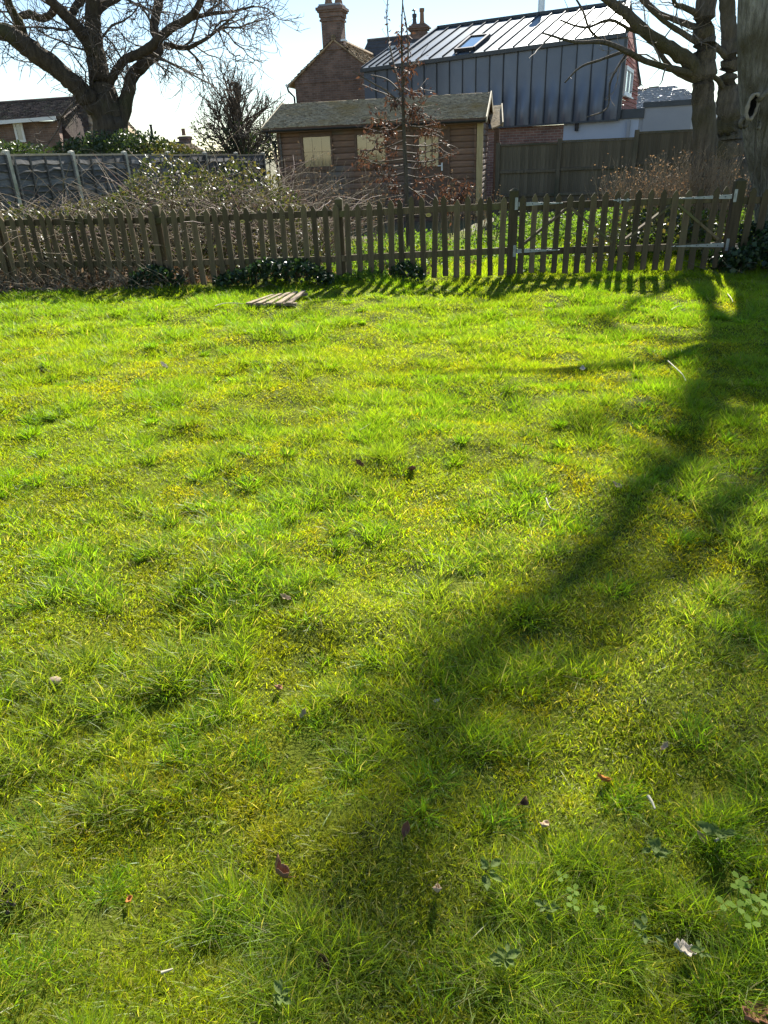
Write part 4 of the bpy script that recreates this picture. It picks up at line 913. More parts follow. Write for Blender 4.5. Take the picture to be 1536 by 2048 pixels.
# --- the big oak on the left
RMIN[0] = 0.0095
rg = np.random.default_rng(11)
ob = at(225, 300, 24.0); oak = thing('oak_tree', 'massive bare oak with spreading limbs behind the panel fence', 'tree', (ob[0], ob[1], 0))
def local(P, o): return np.asarray(P) - np.array(o.location)
OY = 24.0
tr_tb, tw_tb = TB(), TB()
limbs = [
 ([(228, 400, 56), (226, 300, 46), (222, 262, 42), (216, 225, 37), (206, 185, 29), (198, 145, 24), (190, 105, 22), (187, 60, 18), (186, 5, 16), (186, -80, 14), (196, -220, 9), (205, -330, 4)], 0),
 ([(196, 120, 17), (170, 75, 15), (142, 42, 13), (112, 12, 11), (85, -18, 9), (50, -70, 7), (20, -150, 4)], -1.5),
 ([(142, 42, 9), (150, 14, 8), (166, -6, 8), (170, -60, 6)], 1.0),
 ([(110, 12, 8), (100, 30, 8), (80, 36, 8), (60, 29, 9), (42, 32, 7)], 0.5),
 ([(222, 262, 26), (192, 215, 25), (165, 185, 22), (130, 152, 20), (92, 122, 22), (52, 92, 22), (16, 66, 18), (-30, 52, 15), (-100, 20, 11), (-170, -40, 6)], -2.0),
 ([(44, 86, 14), (42, 58, 12), (26, 26, 10), (14, -4, 9), (4, -60, 7), (-10, -140, 4)], -1.0),
 ([(236, 250, 24), (254, 195, 15), (264, 155, 14), (288, 126, 13), (314, 106, 12), (316, 84, 11), (308, 54, 10), (314, 20, 10), (322, -20, 9), (340, -110, 5)], 1.5),
 ([(216, 172, 11), (232, 142, 10), (252, 118, 10), (282, 106, 11), (312, 84, 11), (342, 56, 10), (376, 38, 9), (396, 14, 8), (408, -20, 7), (430, -90, 4)], -1.0),
 ([(330, 88, 6), (372, 96, 5), (408, 80, 4), (440, 56, 3), (466, 34, 2)], -1.5),
 ([(376, 38, 6), (420, 28, 4), (470, 22, 3), (508, 12, 2)], -.5),
 ([(188, 30, 10), (210, 8, 9), (240, -8, 8), (290, -60, 5)], 1.0),
 ([(372, 96, 3), (395, 118, 2), (410, 140, 1.4)], 0.8),
]
spec_o = [(4.2, (0.9, 2.6), 0.018, (0.5, 1.4), 6, 4, 0.22, 0.01, 0.05),
          (5.0, (0.40, 1.3), 0.014, (0.4, 1.2), 4, 3, 0.28, -0.02, 0.1),
          (4.8, (0.25, 0.7), 0.017, (0.4, 1.2), 3, 3, 0.32, -0.02, 0.1)]
for i, (tr_, dy) in enumerate(limbs):
    P, R_ = px_path(tr_, OY, dy); P = local(P, oak); R_ = R_*.8
    lb_ = tr_tb if i == 0 else TB()
    Q, S_ = limb_mesh(lb_, P, R_, 12 if R_[0] > .15 else 8, 6, 0.02, i)
    if i: lb_.build('limb', MT['oak_bark'], oak)
    sp = spec_o if len(tr_) > 5 or i > 7 else spec_o[1:]
    if i == 0: Q, S_ = Q[24:], S_[24:]
    grow([tw_tb], Q, S_, 0, sp, rg)
tr_tb.build('trunk', MT['oak_bark'], oak); tag(tw_tb.build('twigs', MT['twig'], oak), kind='stuff')

RMIN[0] = 0.010
# --- domed shrub tree left of the cabin
rg = np.random.default_rng(12)
sb = at(478, 300, 26.0); wil = thing('domed_tree', 'dense round bare tree left of the cabin', 'tree', (sb[0], sb[1], 0))
t1, t2 = TB(), TB()
P, R_ = px_path([(480, 380, 13), (478, 300, 10), (477, 240, 7), (474, 190, 5), (473, 166, 4)], 26.0); limb_mesh(t1, local(P, wil), R_, 8, 5, .08, 3)
for k in range(60):
    a = rg.random()*6.283; el = 0.30 + 1.2*rg.random(); z0 = 0.9 + rg.random()*1.6; d = np.array([math.cos(a)*math.cos(el), math.sin(a)*math.cos(el), math.sin(el)])
    Q, S_ = shoot(np.array([0, 0, z0]), d, (1.2 + rg.random()*.8)*(1.25 - .12*z0), .035, .01, 6, .13, .04, rg); t2.tube(Q, S_, 4)
    grow([t2], Q, S_, 0, [(6, (.4, 1.0), .016, (.3, .8), 4, 3, .18, .08, .15), (5, (.2, .5), .022, (.3, .8), 3, 3, .2, .06, .1)], rg)
t1.build('trunk', MT['bark'], wil); tag(t2.build('branches', MT['twig'], wil), kind='stuff')
c = rg.normal(size=(2600, 3))*np.array([.85, .7, .5]) + np.array([-.25, 0, 1.75]); c = c[(c[:, 2] > .6) & (np.hypot(c[:, 0] + .25, c[:, 1]) < 1.25) & (c[:, 2] < 2.7)]
leaf_cloud('evergreen_growth', c, .09, MT['laurel'], wil, rg, up=.5)

RMIN[0] = 0.0055
# --- three trunks on the right
# upper part of the middle tree: traced through the shadow it throws on the lawn
def shadow_to(px, py, Y):
    g = ground_at(px, py); t = (Y - g[1])/SUN[1]; return g + SUN*t
rg = np.random.default_rng(13)
mb_ = at(1413, 400, 14.0); mid = thing('bare_tree', 'slender bare tree with level branches, middle of the three trunks', 'tree', (mb_[0], mb_[1], 0), group='bare trees on the right')
t1, t2, t3 = TB(), TB(), TB()
P, R_ = px_path([(1414, 470, 34), (1413, 390, 27), (1409, 300, 23), (1408, 200, 21), (1410, 100, 20), (1412, 0, 19)], 14.0)
UPX = [(1448, 690), (1392, 860), (1290, 1000), (1150, 1140), (1010, 1270), (905, 1410), (825, 1550), (735, 1720), (650, 1900), (590, 2060)]
UP = [shadow_to(a_, b_, 14.0 + .1*k_) for k_, (a_, b_) in enumerate(UPX)]
P = np.concatenate([P, np.array(UP)]); R_ = np.concatenate([R_, [.13, .11, .10, .088, .074, .060, .050, .042, .035, .02]])
COMP = []                                       # unseen limbs added beside the trunk to widen and soften its shadow
for off, y0_, w_ in ((-90, .9, .030), (85, .4, .036), (190, -.8, .026)):
    COMP.append((np.array([shadow_to(a_ + off*(.3 + .7*min(1, k_/4)), b_ + 40*math.sin(k_ + off), 14.2 + y0_ + .05*k_) for k_, (a_, b_) in enumerate(UPX)]), np.linspace(w_*1.3, w_*.4, len(UPX))))
Q, S_ = limb_mesh(t1, local(P, mid), R_, 12, 6, .03, 5)
spec_b = [(2.6, (.5, 1.6), .011, (.5, 1.2), 7, 4, .17, .0, .2), (3.4, (.25, .8), .010, (.4, 1.1), 5, 3, .2, .05, .15), (3, (.12, .3), .012, (.4, 1.1), 3, 3, .2, .05, .15)]
spec_c = [(1.8, (1.6, 3.8), .013, (.6, 1.2), 8, 5, .15, .05, .1), (1.8, (.6, 1.6), .010, (.4, 1.1), 6, 3, .2, .04, .15), (2.4, (.3, .7), .009, (.4, 1.1), 4, 3, .2, .04, .1)]
grow([t2, t3, t3], Q[36:], S_[36:], 0, spec_c, rg)
for cp_, cr_ in COMP:
    cp_ = np.concatenate([[P[5]*.6 + P[6]*.4], cp_]); cr_ = np.concatenate([[cr_[0]*1.2], cr_]); Qc, Sc = smooth_path(local(cp_, mid), cr_, 5); t2.tube(Qc, Sc, 6); grow([t3], Qc, Sc, 0, [(1.6, (.5, 1.5), .009, (.5, 1.2), 6, 3, .18, .03, .1), (2.0, (.25, .7), .009, (.4, 1.1), 4, 3, .2, .04, .1)], rg)
ml = [([(1398, 150, 18), (1372, 118, 14), (1340, 96, 12), (1292, 66, 11), (1256, 30, 9.5), (1216, 0, 8), (1168, -42, 6), (1100, -120, 4)], -.6),
      ([(1398, 148, 8), (1350, 139, 6), (1290, 122, 5.5), (1252, 102, 5), (1205, 84, 4), (1150, 84, 2.6), (1085, 66, 1.6)], -1.2),
      ([(1398, 164, 6), (1358, 148, 5), (1334, 126, 4.5), (1308, 88, 3.6), (1290, 50, 2.4)], .4),
      ([(1398, 86, 6), (1352, 58, 5), (1322, 38, 4), (1285, 4, 3), (1250, -40, 2)], -.3),
      ([(1398, 56, 6), (1352, 40, 5), (1310, 20, 4), (1270, -30, 3)], .8),
      ([(1398, 30, 6), (1368, 14, 5), (1350, 8, 4), (1340, -30, 3)], -.8),
      ([(1300, 70, 4), (1262, 60, 3.4), (1220, 40, 3), (1170, 55, 2.2), (1120, 40, 1.4)], -.5),
      ([(1210, 86, 3), (1180, 60, 2.4), (1165, 20, 2), (1140, -20, 1.2)], -.3),
      ([(1250, 102, 3), (1200, 120, 2.2), (1160, 135, 1.8), (1130, 165, 1.3)], -.5),
      ([(1255, 105, 2.6), (1222, 160, 1.9), (1215, 215, 1.5), (1180, 232, 1.0)], -.9)]
for i, (tr_, dy) in enumerate(ml):
    P, R_ = px_path(tr_, 14.0, dy); lb_ = TB(); Q, S_ = limb_mesh(lb_, local(P, mid), R_, 8, 5, .04, 40 + i); lb_.build('limb', MT['bark'], mid); grow([t3], Q, S_, 0, spec_b if i < 8 else spec_b[2:], rg)
t1.build('trunk', MT['bark'], mid); tag(t2.build('crown_branches', MT['bark'], mid), kind='stuff'); tag(t3.build('twigs', MT['pale_twig'], mid), kind='stuff')
# rear trunk
rb = at(1462, 400, 16.5); rear = thing('bare_tree', 'rear bare tree leaning behind the middle trunk', 'tree', (rb[0], rb[1], 0), group='bare trees on the right')
t1, t3 = TB(), TB()
P, R_ = px_path([(1466, 440, 48), (1463, 370, 42), (1457, 300, 33), (1457, 240, 25), (1454, 180, 18), (1460, 120, 16), (1458, 60, 14), (1453, 0, 13), (1440, -90, 12), (1420, -220, 10), (1380, -380, 7), (1340, -560, 4)], 16.5, 0)
Q, S_ = limb_mesh(t1, local(P, rear), R_, 12, 6, .03, 6); grow([t3], Q[42:], S_[42:], 0, spec_c[:2], rg)
for tr_, dy in (([(1462, 122, 7), (1440, 100, 6), (1424, 84, 5), (1405, 60, 3)], -.3), ([(1452, 186, 6), (1436, 160, 5), (1420, 148, 3)], -.3), ([(1455, 205, 5), (1478, 170, 4), (1500, 120, 3)], .5)):
    P, R_ = px_path(tr_, 16.5, dy); lb_ = TB(); Q, S_ = limb_mesh(lb_, local(P, rear), R_, 7, 5, .04, 9); lb_.build('limb', MT['bark'], rear); grow([t3], Q, S_, 0, spec_b, rg)
t1.build('trunk', MT['bark'], rear); tag(t3.build('twigs', MT['pale_twig'], rear), kind='stuff')
# the big old trunk at the frame's edge, with its hollow
bb = at(1545, 480, 11.2); big = thing('old_tree', 'huge old ivy clad tree with ringed hollow at the right edge', 'tree', (bb[0], bb[1], 0))
P, R_ = px_path([(1604, 560, 92), (1592, 470, 74), (1574, 400, 60), (1560, 320, 56), (1548, 240, 58), (1544, 170, 58), (1544, 90, 58), (1546, 0, 58), (1548, -120, 54)], 11.2)
up_ = [at(1530, -300, 11.3), at(1560, -560, 11.6)]; P = np.concatenate([P, up_]); R_ = np.concatenate([R_, [.30, .22]])
Q, S_ = smooth_path(local(P, big), R_, 8); Q, S_ = smooth_path(Q, S_, 2); n = 110; V, F = tube_np(Q, S_, n)
Vr = V.reshape(len(Q), n, 3); ctr = Q[:, None, :]; ang = np.arange(n)/n*2*np.pi; hh = Q[:, 2][:, None]
fl_ = 1 + .07*np.sin(3*ang + .6*hh*1.2)[None if False else slice(None)] if False else 1 + .055*np.sin(3*ang[None] + .9*hh) + .035*np.sin(7*ang[None] - 1.3*hh) + .07*(fbm(ang[None]*2.2 + 0*hh, hh*2.2 + 4, 3) - .5) + .075*(fbm(ang[None]*9 + .6*np.sin(hh*2), hh*1.6 + 9, 3) - .5)
V = (ctr + (Vr - ctr)*fl_[:, :, None]).reshape(-1, 3)
link('trunk', np_mesh('trunk', V, F, True), MT['bark_big'], big)
t3 = TB(); t2 = TB(); rg = np.random.default_rng(15)
grow([t2, t3, t3], Q[120:], S_[120:], 0, [(2.4, (2.0, 4.0), .022, (.6, 1.2), 8, 6, .14, .05, .1), (1.7, (.6, 1.6), .010, (.4, 1.1), 6, 3, .2, .04, .15), (2.0, (.3, .7), .009, (.4, 1.1), 4, 3, .2, .04, .1)], rg)
for tgt in (shadow_to(1520, 800, 11.0), shadow_to(900, 735, 13.0)):
    e_ = local(tgt, big); s_ = Q[128]; Qm = s_*.45 + e_*.55 + np.array([0, 0, .5]); PP, RR = smooth_path([s_, Qm, e_, e_ + (e_ - Qm)*.5], [.10, .06, .045, .02], 6); t2.tube(PP, RR, 8); grow([t3], PP, RR, 0, spec_c[1:], rg)
for (a_, b_, y_) in ((1480, 960, 11.4), (1300, 760, 12.4), (1180, 850, 12.6), (1400, 1560, 10.4), (1250, 1250, 11.0), (1480, 1750, 10.2), (1120, 640, 13.2), (1480, 1350, 10.6), (1340, 1450, 10.8), (1500, 1600, 10.4), (1380, 1080, 11.2)):  # thin out-of-view limbs added to dapple the right of the lawn
    e_ = local(shadow_to(a_, b_, y_), big); s_ = Q[132]; Qm = s_*.5 + e_*.5 + np.array([.2, 0, .4]); PP, RR = smooth_path([s_, Qm, e_, e_ + (e_ - Qm)*.4], [.05, .034, .024, .012], 6); t2.tube(PP, RR, 6); grow([t3], PP, RR, 0, [(2.6, (.5, 1.5), .010, (.5, 1.2), 6, 3, .18, .03, .3), (2.4, (.25, .7), .009, (.4, 1.1), 4, 3, .2, .04, .1)], rg)
tag(t2.build('crown_branches', MT['bark_big'], big), kind='stuff'); tag(t3.build('twigs', MT['pale_twig'], big), kind='stuff')
# hollow: a raised ring of healed bark round a dark hole, a smaller knot below it
def on_trunk(px, py):
    p = at(px, py, 11.2 - .40); return local(p, big)
hc = on_trunk(1504, 214); m = MB(); ring = []
for i in range(25):
    a = 2*math.pi*i/24; ring.append(hc + np.array([.070*math.cos(a) + .02*math.sin(a), -.02 - .01*math.sin(a*2), .15*math.sin(a)]) )
m.tube(ring, [.024 + .008*math.sin(i*1.7) for i in range(25)], 8, cap=False); hol = m.build('hollow', surf('healed_bark', (.19, .16, .12), (.36, .31, .235), .9, 9, bump=.6, bdist=.01), big, smooth=True)
m = MB(); k = 20; m.add([hc + np.array([.062*math.cos(2*math.pi*i/k) + .02*math.sin(2*math.pi*i/k), -.012, .145*math.sin(2*math.pi*i/k)]) for i in range(k)] + [hc + np.array([.02, .10, 0])], [(i, (i+1) % k, k) for i in range(k)]); m.build('hole', surf('hole_black', (.008, .007, .006), (.02, .016, .012), .95, 8, bump=0), hol)  # near-black cone set inside the ring
for (px_, py_, s_) in ((1486, 246, .045), (1514, 252, .03)):
    kc = on_trunk(px_, py_); m = MB(); m.tube([kc + np.array([s_*math.cos(a), -.02, s_*1.2*math.sin(a)]) for a in np.linspace(0, 2*math.pi, 15)], .018 + .2*s_, 7, cap=False); ko = m.build('knot', MT['bark_big'], big, smooth=True)
    m = MB(); m.add([kc + np.array([s_*math.cos(2*math.pi*i/12), -.012, s_*1.2*math.sin(2*math.pi*i/12)]) for i in range(12)], [tuple(range(11, -1, -1))]); m.build('knot_core', MT['oak_bark'], ko)
m = MB(); m.tube([on_trunk(1512, 204) + [0, -.03, 0], on_trunk(1524, 190) + [0, -.06, 0], on_trunk(1540, 176) + [.02, -.07, .02]], [.035, .04, .03], 8); m.build('stub', MT['bark_big'], big, smooth=True)
ic = []                                         # ivy climbing the trunk
for i in range(5200):
    j = rg.integers(0, int(len(Q)*.62)); a = rg.random()*6.283; dens = fbm(a*1.3 + 3, Q[j][2]*1.1 + 8, 2)
    side = math.cos(a)                          # more on the side away from the middle tree
    if dens + .28*side + .12*(1.2 - Q[j][2]) < .60: continue
    r = S_[j]*(1.04 + .10*rg.random()); ic.append(Q[j] + np.array([math.cos(a)*r, math.sin(a)*r, rg.normal()*.04]))
leaf_cloud('ivy', np.array(ic), .055, MT['ivy'], big, rg, up=.3, aspect=.9)
t2 = TB()                                       # loose climbing stems
for k in range(4):
    p0_ = on_trunk(1500 + 12*k, 420); P = [p0_ + np.array([-.10 + .06*k + .05*math.sin(i*.9 + k), -.05 + .03*k, i*.22]) for i in range(14)]; t2.tube(np.array(P), np.full(14, .012), 5)
tag(t2.build('climbing_stems', MT['bark'], big), kind='stuff')

RMIN[0] = 0.003
# --- young beech that kept its brown leaves
rg = np.random.default_rng(16)
yb = at(816, 500, 12.0); yt = thing('young_beech', 'young upright tree holding dry brown leaves before the cabin', 'tree', (yb[0], yb[1], 0))
t1, t2 = TB(), TB(); LC = []
def leaves_along(Q, n, spread, droop=.05):
    for _ in range(n):
        i = rg.integers(0, len(Q) - 1); f = rg.random(); LC.append(Q[i]*(1-f) + Q[i+1]*f + rg.normal(size=3)*spread + [0, 0, -droop*rg.random()])
P, R_ = px_path([(818, 560, 5.5), (815, 430, 4.8), (812, 350, 4.2), (808, 270, 3.8), (806, 200, 3.2), (804, 120, 2.2), (803, 60, 1.5), (806, -10, 1.0), (808, -60, .6)], 12.0); Q, S_ = limb_mesh(t1, local(P, yt), R_, 7, 5, .03, 7)
leaves_along(Q[18:33], 170, .05, .08)
lead = [([(803, 190, 2), (788, 130, 1.6), (776, 70, 1.2), (774, 20, 1), (780, -40, .6)], .3, 30), ([(806, 180, 2), (816, 120, 1.5), (814, 60, 1.2), (806, 10, 1), (800, -50, .5)], -.2, 22),
        ([(806, 210, 2.2), (770, 180, 1.6), (738, 162, 1.2), (706, 142, .8)], -.4, 6), ([(800, 205, 2), (775, 190, 1.4), (745, 178, 1.0), (722, 168, .7)], .3, 5),
        ([(806, 190, 1.8), (776, 160, 1.3), (742, 150, .8)], .2, 4)]
side = [((806, 238), (740, 236)), ((806, 245), (770, 262)), ((808, 250), (880, 247)), ((808, 262), (728, 258)), ((809, 280), (720, 304)), ((808, 272), (872, 262)), ((810, 290), (896, 284)), ((810, 300), (760, 286)),
        ((810, 305), (878, 298)), ((811, 318), (706, 318)), ((811, 322), (894, 316)), ((811, 330), (740, 326)), ((811, 335), (862, 330)), ((812, 345), (750, 348)), ((812, 350), (880, 352)), ((813, 366), (776, 372)), ((813, 372), (850, 384)),
        ((806, 175), (840, 182)), ((806, 185), (780, 205)), ((806, 205), (835, 215)), ((806, 150), (822, 128)), ((813, 385), (780, 402)), ((808, 225), (846, 228))]
for tr_, dy, nl in lead:
    P, R_ = px_path(tr_, 12.0, dy); Q, S_ = limb_mesh(t2, local(P, yt), R_, 5, 5, .02, 8); leaves_along(Q, nl, .03); grow([t2], Q, S_, 0, [(5, (.06, .22), .012, (.5, 1.1), 3, 3, .1, .05, .3)], rg)
for (a_, b_) in side:
    dy = rg.uniform(-.5, .5); mx2 = ((a_[0]+b_[0])/2, (a_[1]+b_[1])/2 + 5); P, R_ = px_path([(a_[0], a_[1], 1.6), (mx2[0], mx2[1], 1.1), (b_[0], b_[1] - 3, .6)], 12.0, dy); Q, S_ = limb_mesh(t2, local(P, yt), R_, 4, 5, .02, 9)
    leaves_along(Q[3:], int((26 + 34*rg.random())*(.35 if b_[0] > 845 and 255 < b_[1] < 335 else 1)), .03, .06); sub = TB()
    for _ in range(4):
        i = rg.integers(3, len(Q)-1); D, S2 = shoot(Q[i], (Q[-1] - Q[0]) + rg.normal(size=3)*.25, .2 + .2*rg.random(), .006, .003, 4, .15, 0, rg); t2.tube(D, S2, 3); leaves_along(D, 7, .022, .05)
t1.build('trunk', MT['bark'], yt); tag(t2.build('branches', MT['twig'], yt), kind='stuff')
leaf_cloud('leaves', np.array(LC), .062, MT['dead_leaf'], yt, rg, droop=(0, 0, -.55), aspect=.42)
# small reddish sapling right of it
sp_ = at(905, 470, 12.6); sap = thing('beech_sapling', 'small sapling with red brown leaves near the cabin door', 'sapling', (sp_[0], sp_[1], 0)); t2 = TB(); LC = []
for (a_, b_) in (((905, 470), (900, 362)), ((903, 410), (935, 360)), ((903, 420), (885, 372)), ((903, 400), (925, 385)), ((903, 430), (880, 395))):
    P, R_ = px_path([(a_[0], a_[1], 1.6), ((a_[0]+b_[0])/2 + 3, (a_[1]+b_[1])/2, 1.2), (b_[0], b_[1], .6)], 12.6, rg.uniform(-.2, .2)); Q, S_ = limb_mesh(t2, local(P, sap), R_, 5, 5, .02, 9); leaves_along(Q[4:], 75, .05, .08)
tag(t2.build('stems', MT['twig'], sap), kind='stuff'); leaf_cloud('leaves', np.array(LC), .065, MT['dead_leaf'], sap, rg, droop=(0, 0, -.5), aspect=.42)

# ------------------------------------------------------------------ thickets, hedges and undergrowth
rg = np.random.default_rng(17)
def stems(tb, n, x0, x1, y0, y1, h0, h1, r=.004, lean=.25, seg=5, wander=.12, zf=None):
    for _ in range(n):
        x, y = x0 + (x1-x0)*rg.random(), y0 + (y1-y0)*rg.random(); h = h0 + (h1-h0)*rg.random()
        if zf is not None: h *= zf(x, y)
        d = np.array([rg.normal()*lean, rg.normal()*lean, 1.0]); Q, S_ = shoot(np.array([x, y, 0.0]), d, h, r, r*.5, seg, wander, -.02, rg); tb.tube(Q, S_, 3)
def arch(tb, n, f, r=.006):
    for _ in range(n):
        p = f(); a = rg.random()*6.283; L = .7 + 1.1*rg.random(); d = np.array([math.cos(a)*.7, math.sin(a)*.7, .8]); Q, S_ = shoot(p, d, L, r, r*.4, 8, .10, -.10, rg); tb.tube(Q, S_, 3)
# bramble heap behind the left part of the fence
def heap(x, y):
    h = 1.05*np.exp(-(((x + 3.5)/1.1)**2 + ((y - 12.7)/1.5)**2)) + .80*np.exp(-(((x + 2.2)/1.0)**2 + ((y - 12.6)/1.4)**2)) + .72*np.exp(-(((x + 5.4)/1.3)**2 + ((y - 11.6)/1.1)**2)) + .45*np.exp(-(((x + 1.3)/.7)**2 + ((y - 12.2)/1.2)**2))
    return np.minimum(h*1.2, 1.55)*(.8 + .45*fbm(np.asarray(x)*1.5 + 8, np.asarray(y)*1.5, 2))
br = thing('bramble_thicket', 'sprawling sunlit bramble heap behind the left picket fence', 'bramble', (-3.4, 12.4, 0))
n = 60000; x = -7.6 + 7.4*rg.random(n); y = 10.55 - .12*x*0 + 4.4*rg.random(n); h = heap(x, y); k = (h > .16); x, y, h = x[k], y[k], h[k]
z = h*(1 - .75*rg.random(len(x))**2.4) + rg.normal(size=len(x))*.03
x, y, z = x[:19000], y[:19000], z[:19000]
leaf_cloud('leaves', np.stack([x + 3.4, y - 12.4, z], 1), .052, MT['bramble'], br, rg, up=.9, aspect=.7)
tb = TB(); 
def hp():
    while True:
        x, y = -7 + 6.4*rg.random(), 10.8 + 3.5*rg.random(); h = float(heap(x, y))
        if h > .25: return np.array([x + 3.4, y - 12.4, h*.6*rg.random()])
arch(tb, 1500, hp); tag(tb.build('stems', MT['dry'], br), kind='stuff')
tb = TB(); arch(tb, 260, hp, .008); tag(tb.build('canes', surf('bramble_cane', (.10, .055, .045), (.22, .13, .10), .6, 8, bump=0), br), kind='stuff')
# dead growth along the foot of the fence, far left
dg = thing('dead_undergrowth', 'brown dead stems tangled along the left foot of the fence', 'undergrowth', (-5.2, 10.2, 0)); tb = TB()
for _ in range(900):
    x = -7.2 + 4.6*rg.random()**1.1; y = 9.75 - .12*x + rg.uniform(-.28, .75); a = rg.random()*6.283; d = np.array([math.cos(a), math.sin(a), .3 + rg.random()*1.2]); Q, S_ = shoot(np.array([x + 5.2, y - 10.2, 0.0]), d, .25 + .5*rg.random(), .005, .002, 5, .2, -.06, rg); tb.tube(Q, S_, 3)
tag(tb.build('stems', MT['dry'], dg), kind='stuff')
n = 2600; x = -7.2 + 4.8*rg.random(n); y = 9.75 - .12*x + rg.uniform(-.30, .9, n); leaf_cloud('litter', np.stack([x + 5.2, y - 10.2, .02 + .22*rg.random(n)**2], 1), .055, MT['litter'], dg, rg, up=.4)
# dry stalks: before the cabin and on the right before the board fence
def stalk_patch(label, px0, px1, Y0, Y1, n, h0, h1, mat, top_px=None):
    a_, b_ = at(px0, 400, (Y0+Y1)/2)[0], at(px1, 400, (Y0+Y1)/2)[0]; o = thing('dry_stalks', label, 'dead plants', ((a_+b_)/2, (Y0+Y1)/2, 0), group='dead stalks beyond the fence'); tb = TB(); cx0, cy0 = (a_+b_)/2, (Y0+Y1)/2
    heads = []
    for _ in range(n):
        x, y = a_ + (b_-a_)*rg.random(), Y0 + (Y1-Y0)*rg.random(); h = (h0 + (h1-h0)*rg.random())*(.55 + .9*fbm(x*1.2 + 4, y*.5, 2)); d = np.array([rg.normal()*.16, rg.normal()*.16, 1]); Q, S_ = shoot(np.array([x - cx0, y - cy0, 0.]), d, h, .0055, .0025, 6, .07, .0, rg); tb.tube(Q, S_, 3)
        if rg.random() < .75: grow([tb], Q, S_, 0, [(4.5, (.08, .30), .012, (.3, .8), 3, 3, .12, .05, .45)], rg)
        for _ in range(4): heads.append(Q[rg.integers(3, 7)] + rg.normal(size=3)*.03)
    tag(tb.build('stalks', mat, o), kind='stuff'); leaf_cloud('seed_heads', np.array(heads), .035, MT['litter'], o, rg); return o
stalk_patch('tall pale dry stalks standing before the cabin wall', 588, 770, 13.2, 15.5, 150, .8, 1.5, MT['dry'])
stalk_patch('thick bank of dry brown stalks before the board fence', 1228, 1490, 12.6, 14.6, 800, .7, 1.25, MT['dry'])
stalk_patch('few dry stalks standing right of the cabin door', 880, 990, 13.0, 15.0, 50, .5, 1.0, MT['dry'])
# evergreen hedge and shrubs behind the panel fence
def shrub(name, label, px, py, Y, rx, ry, rz_, n, mat, size, cat='shrub', z0=None):
    p = at(px, py, Y); o = thing(name, label, cat, (p[0], p[1], 0)); d = rg.normal(size=(n, 3)); d /= np.linalg.norm(d, axis=1, keepdims=True); r = (1 - .45*rg.random(n)**2)*(.75 + .5*fbm(np.arctan2(d[:, 1], d[:, 0])*1.5 + px, d[:, 2]*2 + 5, 3))
    C = d*r[:, None]*np.array([rx, ry, rz_]) + np.array([0, 0, p[2]]); leaf_cloud('foliage', C, size, mat, o, rg, up=.5); tb = TB()
    for _ in range(14):
        dd = rg.normal(size=3); dd[2] = abs(dd[2]) + .6; Q, S_ = shoot(np.array([0, 0, 0.]), dd, max(.5, p[2] + rz_*.3), .03, .01, 6, .1, .05, rg); tb.tube(Q, S_, 4)
    tag(tb.build('stems', MT['twig'], o), kind='stuff'); return o
shrub('hedge_bush', 'rounded evergreen bush under the oak trunk', 235, 312, 22.0, 1.7, .8, .55, 5200, MT['laurel'], .10)
shrub('hedge_bush', 'sunlit bramble covered bush right of the oak trunk', 330, 330, 21.5, 1.0, .8, .55, 3000, MT['bramble'], .10)
shrub('hedge_bush', 'dark evergreen bush under the white dormer window', 20, 318, 24.0, 1.3, .8, .45, 3000, MT['laurel'], .10)
shrub('hedge_bush', 'dark low evergreen bush left of the cabin downpipe', 528, 292, 28.5, 1.1, .8, .5, 2200, MT['laurel'], .10)
# ivy along the foot of the picket fence and under the right gate
def ivy_clump(label, x0, x1, dy0, dy1, h, n, mat, size=.05):
    cx0 = (x0+x1)/2; cy0 = 9.75 - .12*cx0; o = thing('ivy_clump', label, 'ivy', (cx0, cy0, 0), group='ivy along the fence'); x = x0 + (x1-x0)*rg.random(n); hy = h*(.35 + .9*fbm(x*2.2 + 9, x*0 + 3.3, 2))*np.sin(np.pi*np.clip((x - x0)/(x1 - x0), .03, .97))**.4
    y = 9.75 - .12*x + dy0 + (dy1-dy0)*rg.random(n); z = hy*(1 - .8*rg.random(n)**2); leaf_cloud('leaves', np.stack([x - cx0, y - cy0, z], 1), size, mat, o, rg, up=.7, aspect=.85); tb = TB()
    for _ in range(max(6, n//60)):
        xx = x0 + (x1-x0)*rg.random(); Q, S_ = shoot(np.array([xx - cx0, 9.75 - .12*xx - cy0 + rg.uniform(dy0, dy1), 0.]), np.array([rg.normal(), rg.normal(), .8]), h*(.5 + .6*rg.random()), .004, .002, 4, .2, 0, rg); tb.tube(Q, S_, 3)
    tag(tb.build('stems', MT['twig'], o), kind='stuff'); return o
fx_ = lambda px: FF.on(px, 560)[0]*FF.e1[0]
ivy_clump('small dark ivy clump at the foot of the left fence post', fx_(268), fx_(372), -.30, .1, .30, 900, MT['ivy'])
ivy_clump('wide dark ivy bank along the fence left of its middle post', fx_(438), fx_(668), -.32, .15, .36, 2200, MT['ivy'])
ivy_clump('pale leafy ivy at the fence foot just right of the middle post', fx_(640), fx_(790), -.22, .3, .16, 700, MT['cover'])
ivy_clump('dark ivy tuft below the fence badge', fx_(780), fx_(850), -.18, .1, .30, 420, MT['ivy'])
ivy_clump('large dark ivy mass burying the right end of the fence', fx_(1428), fx_(1700), -.40, .5, .75, 4200, MT['ivy'], .06)
ivy_clump('low leafy plants at the foot of the left gate', fx_(1010), fx_(1110), .05, .4, .12, 350, MT['cover'])
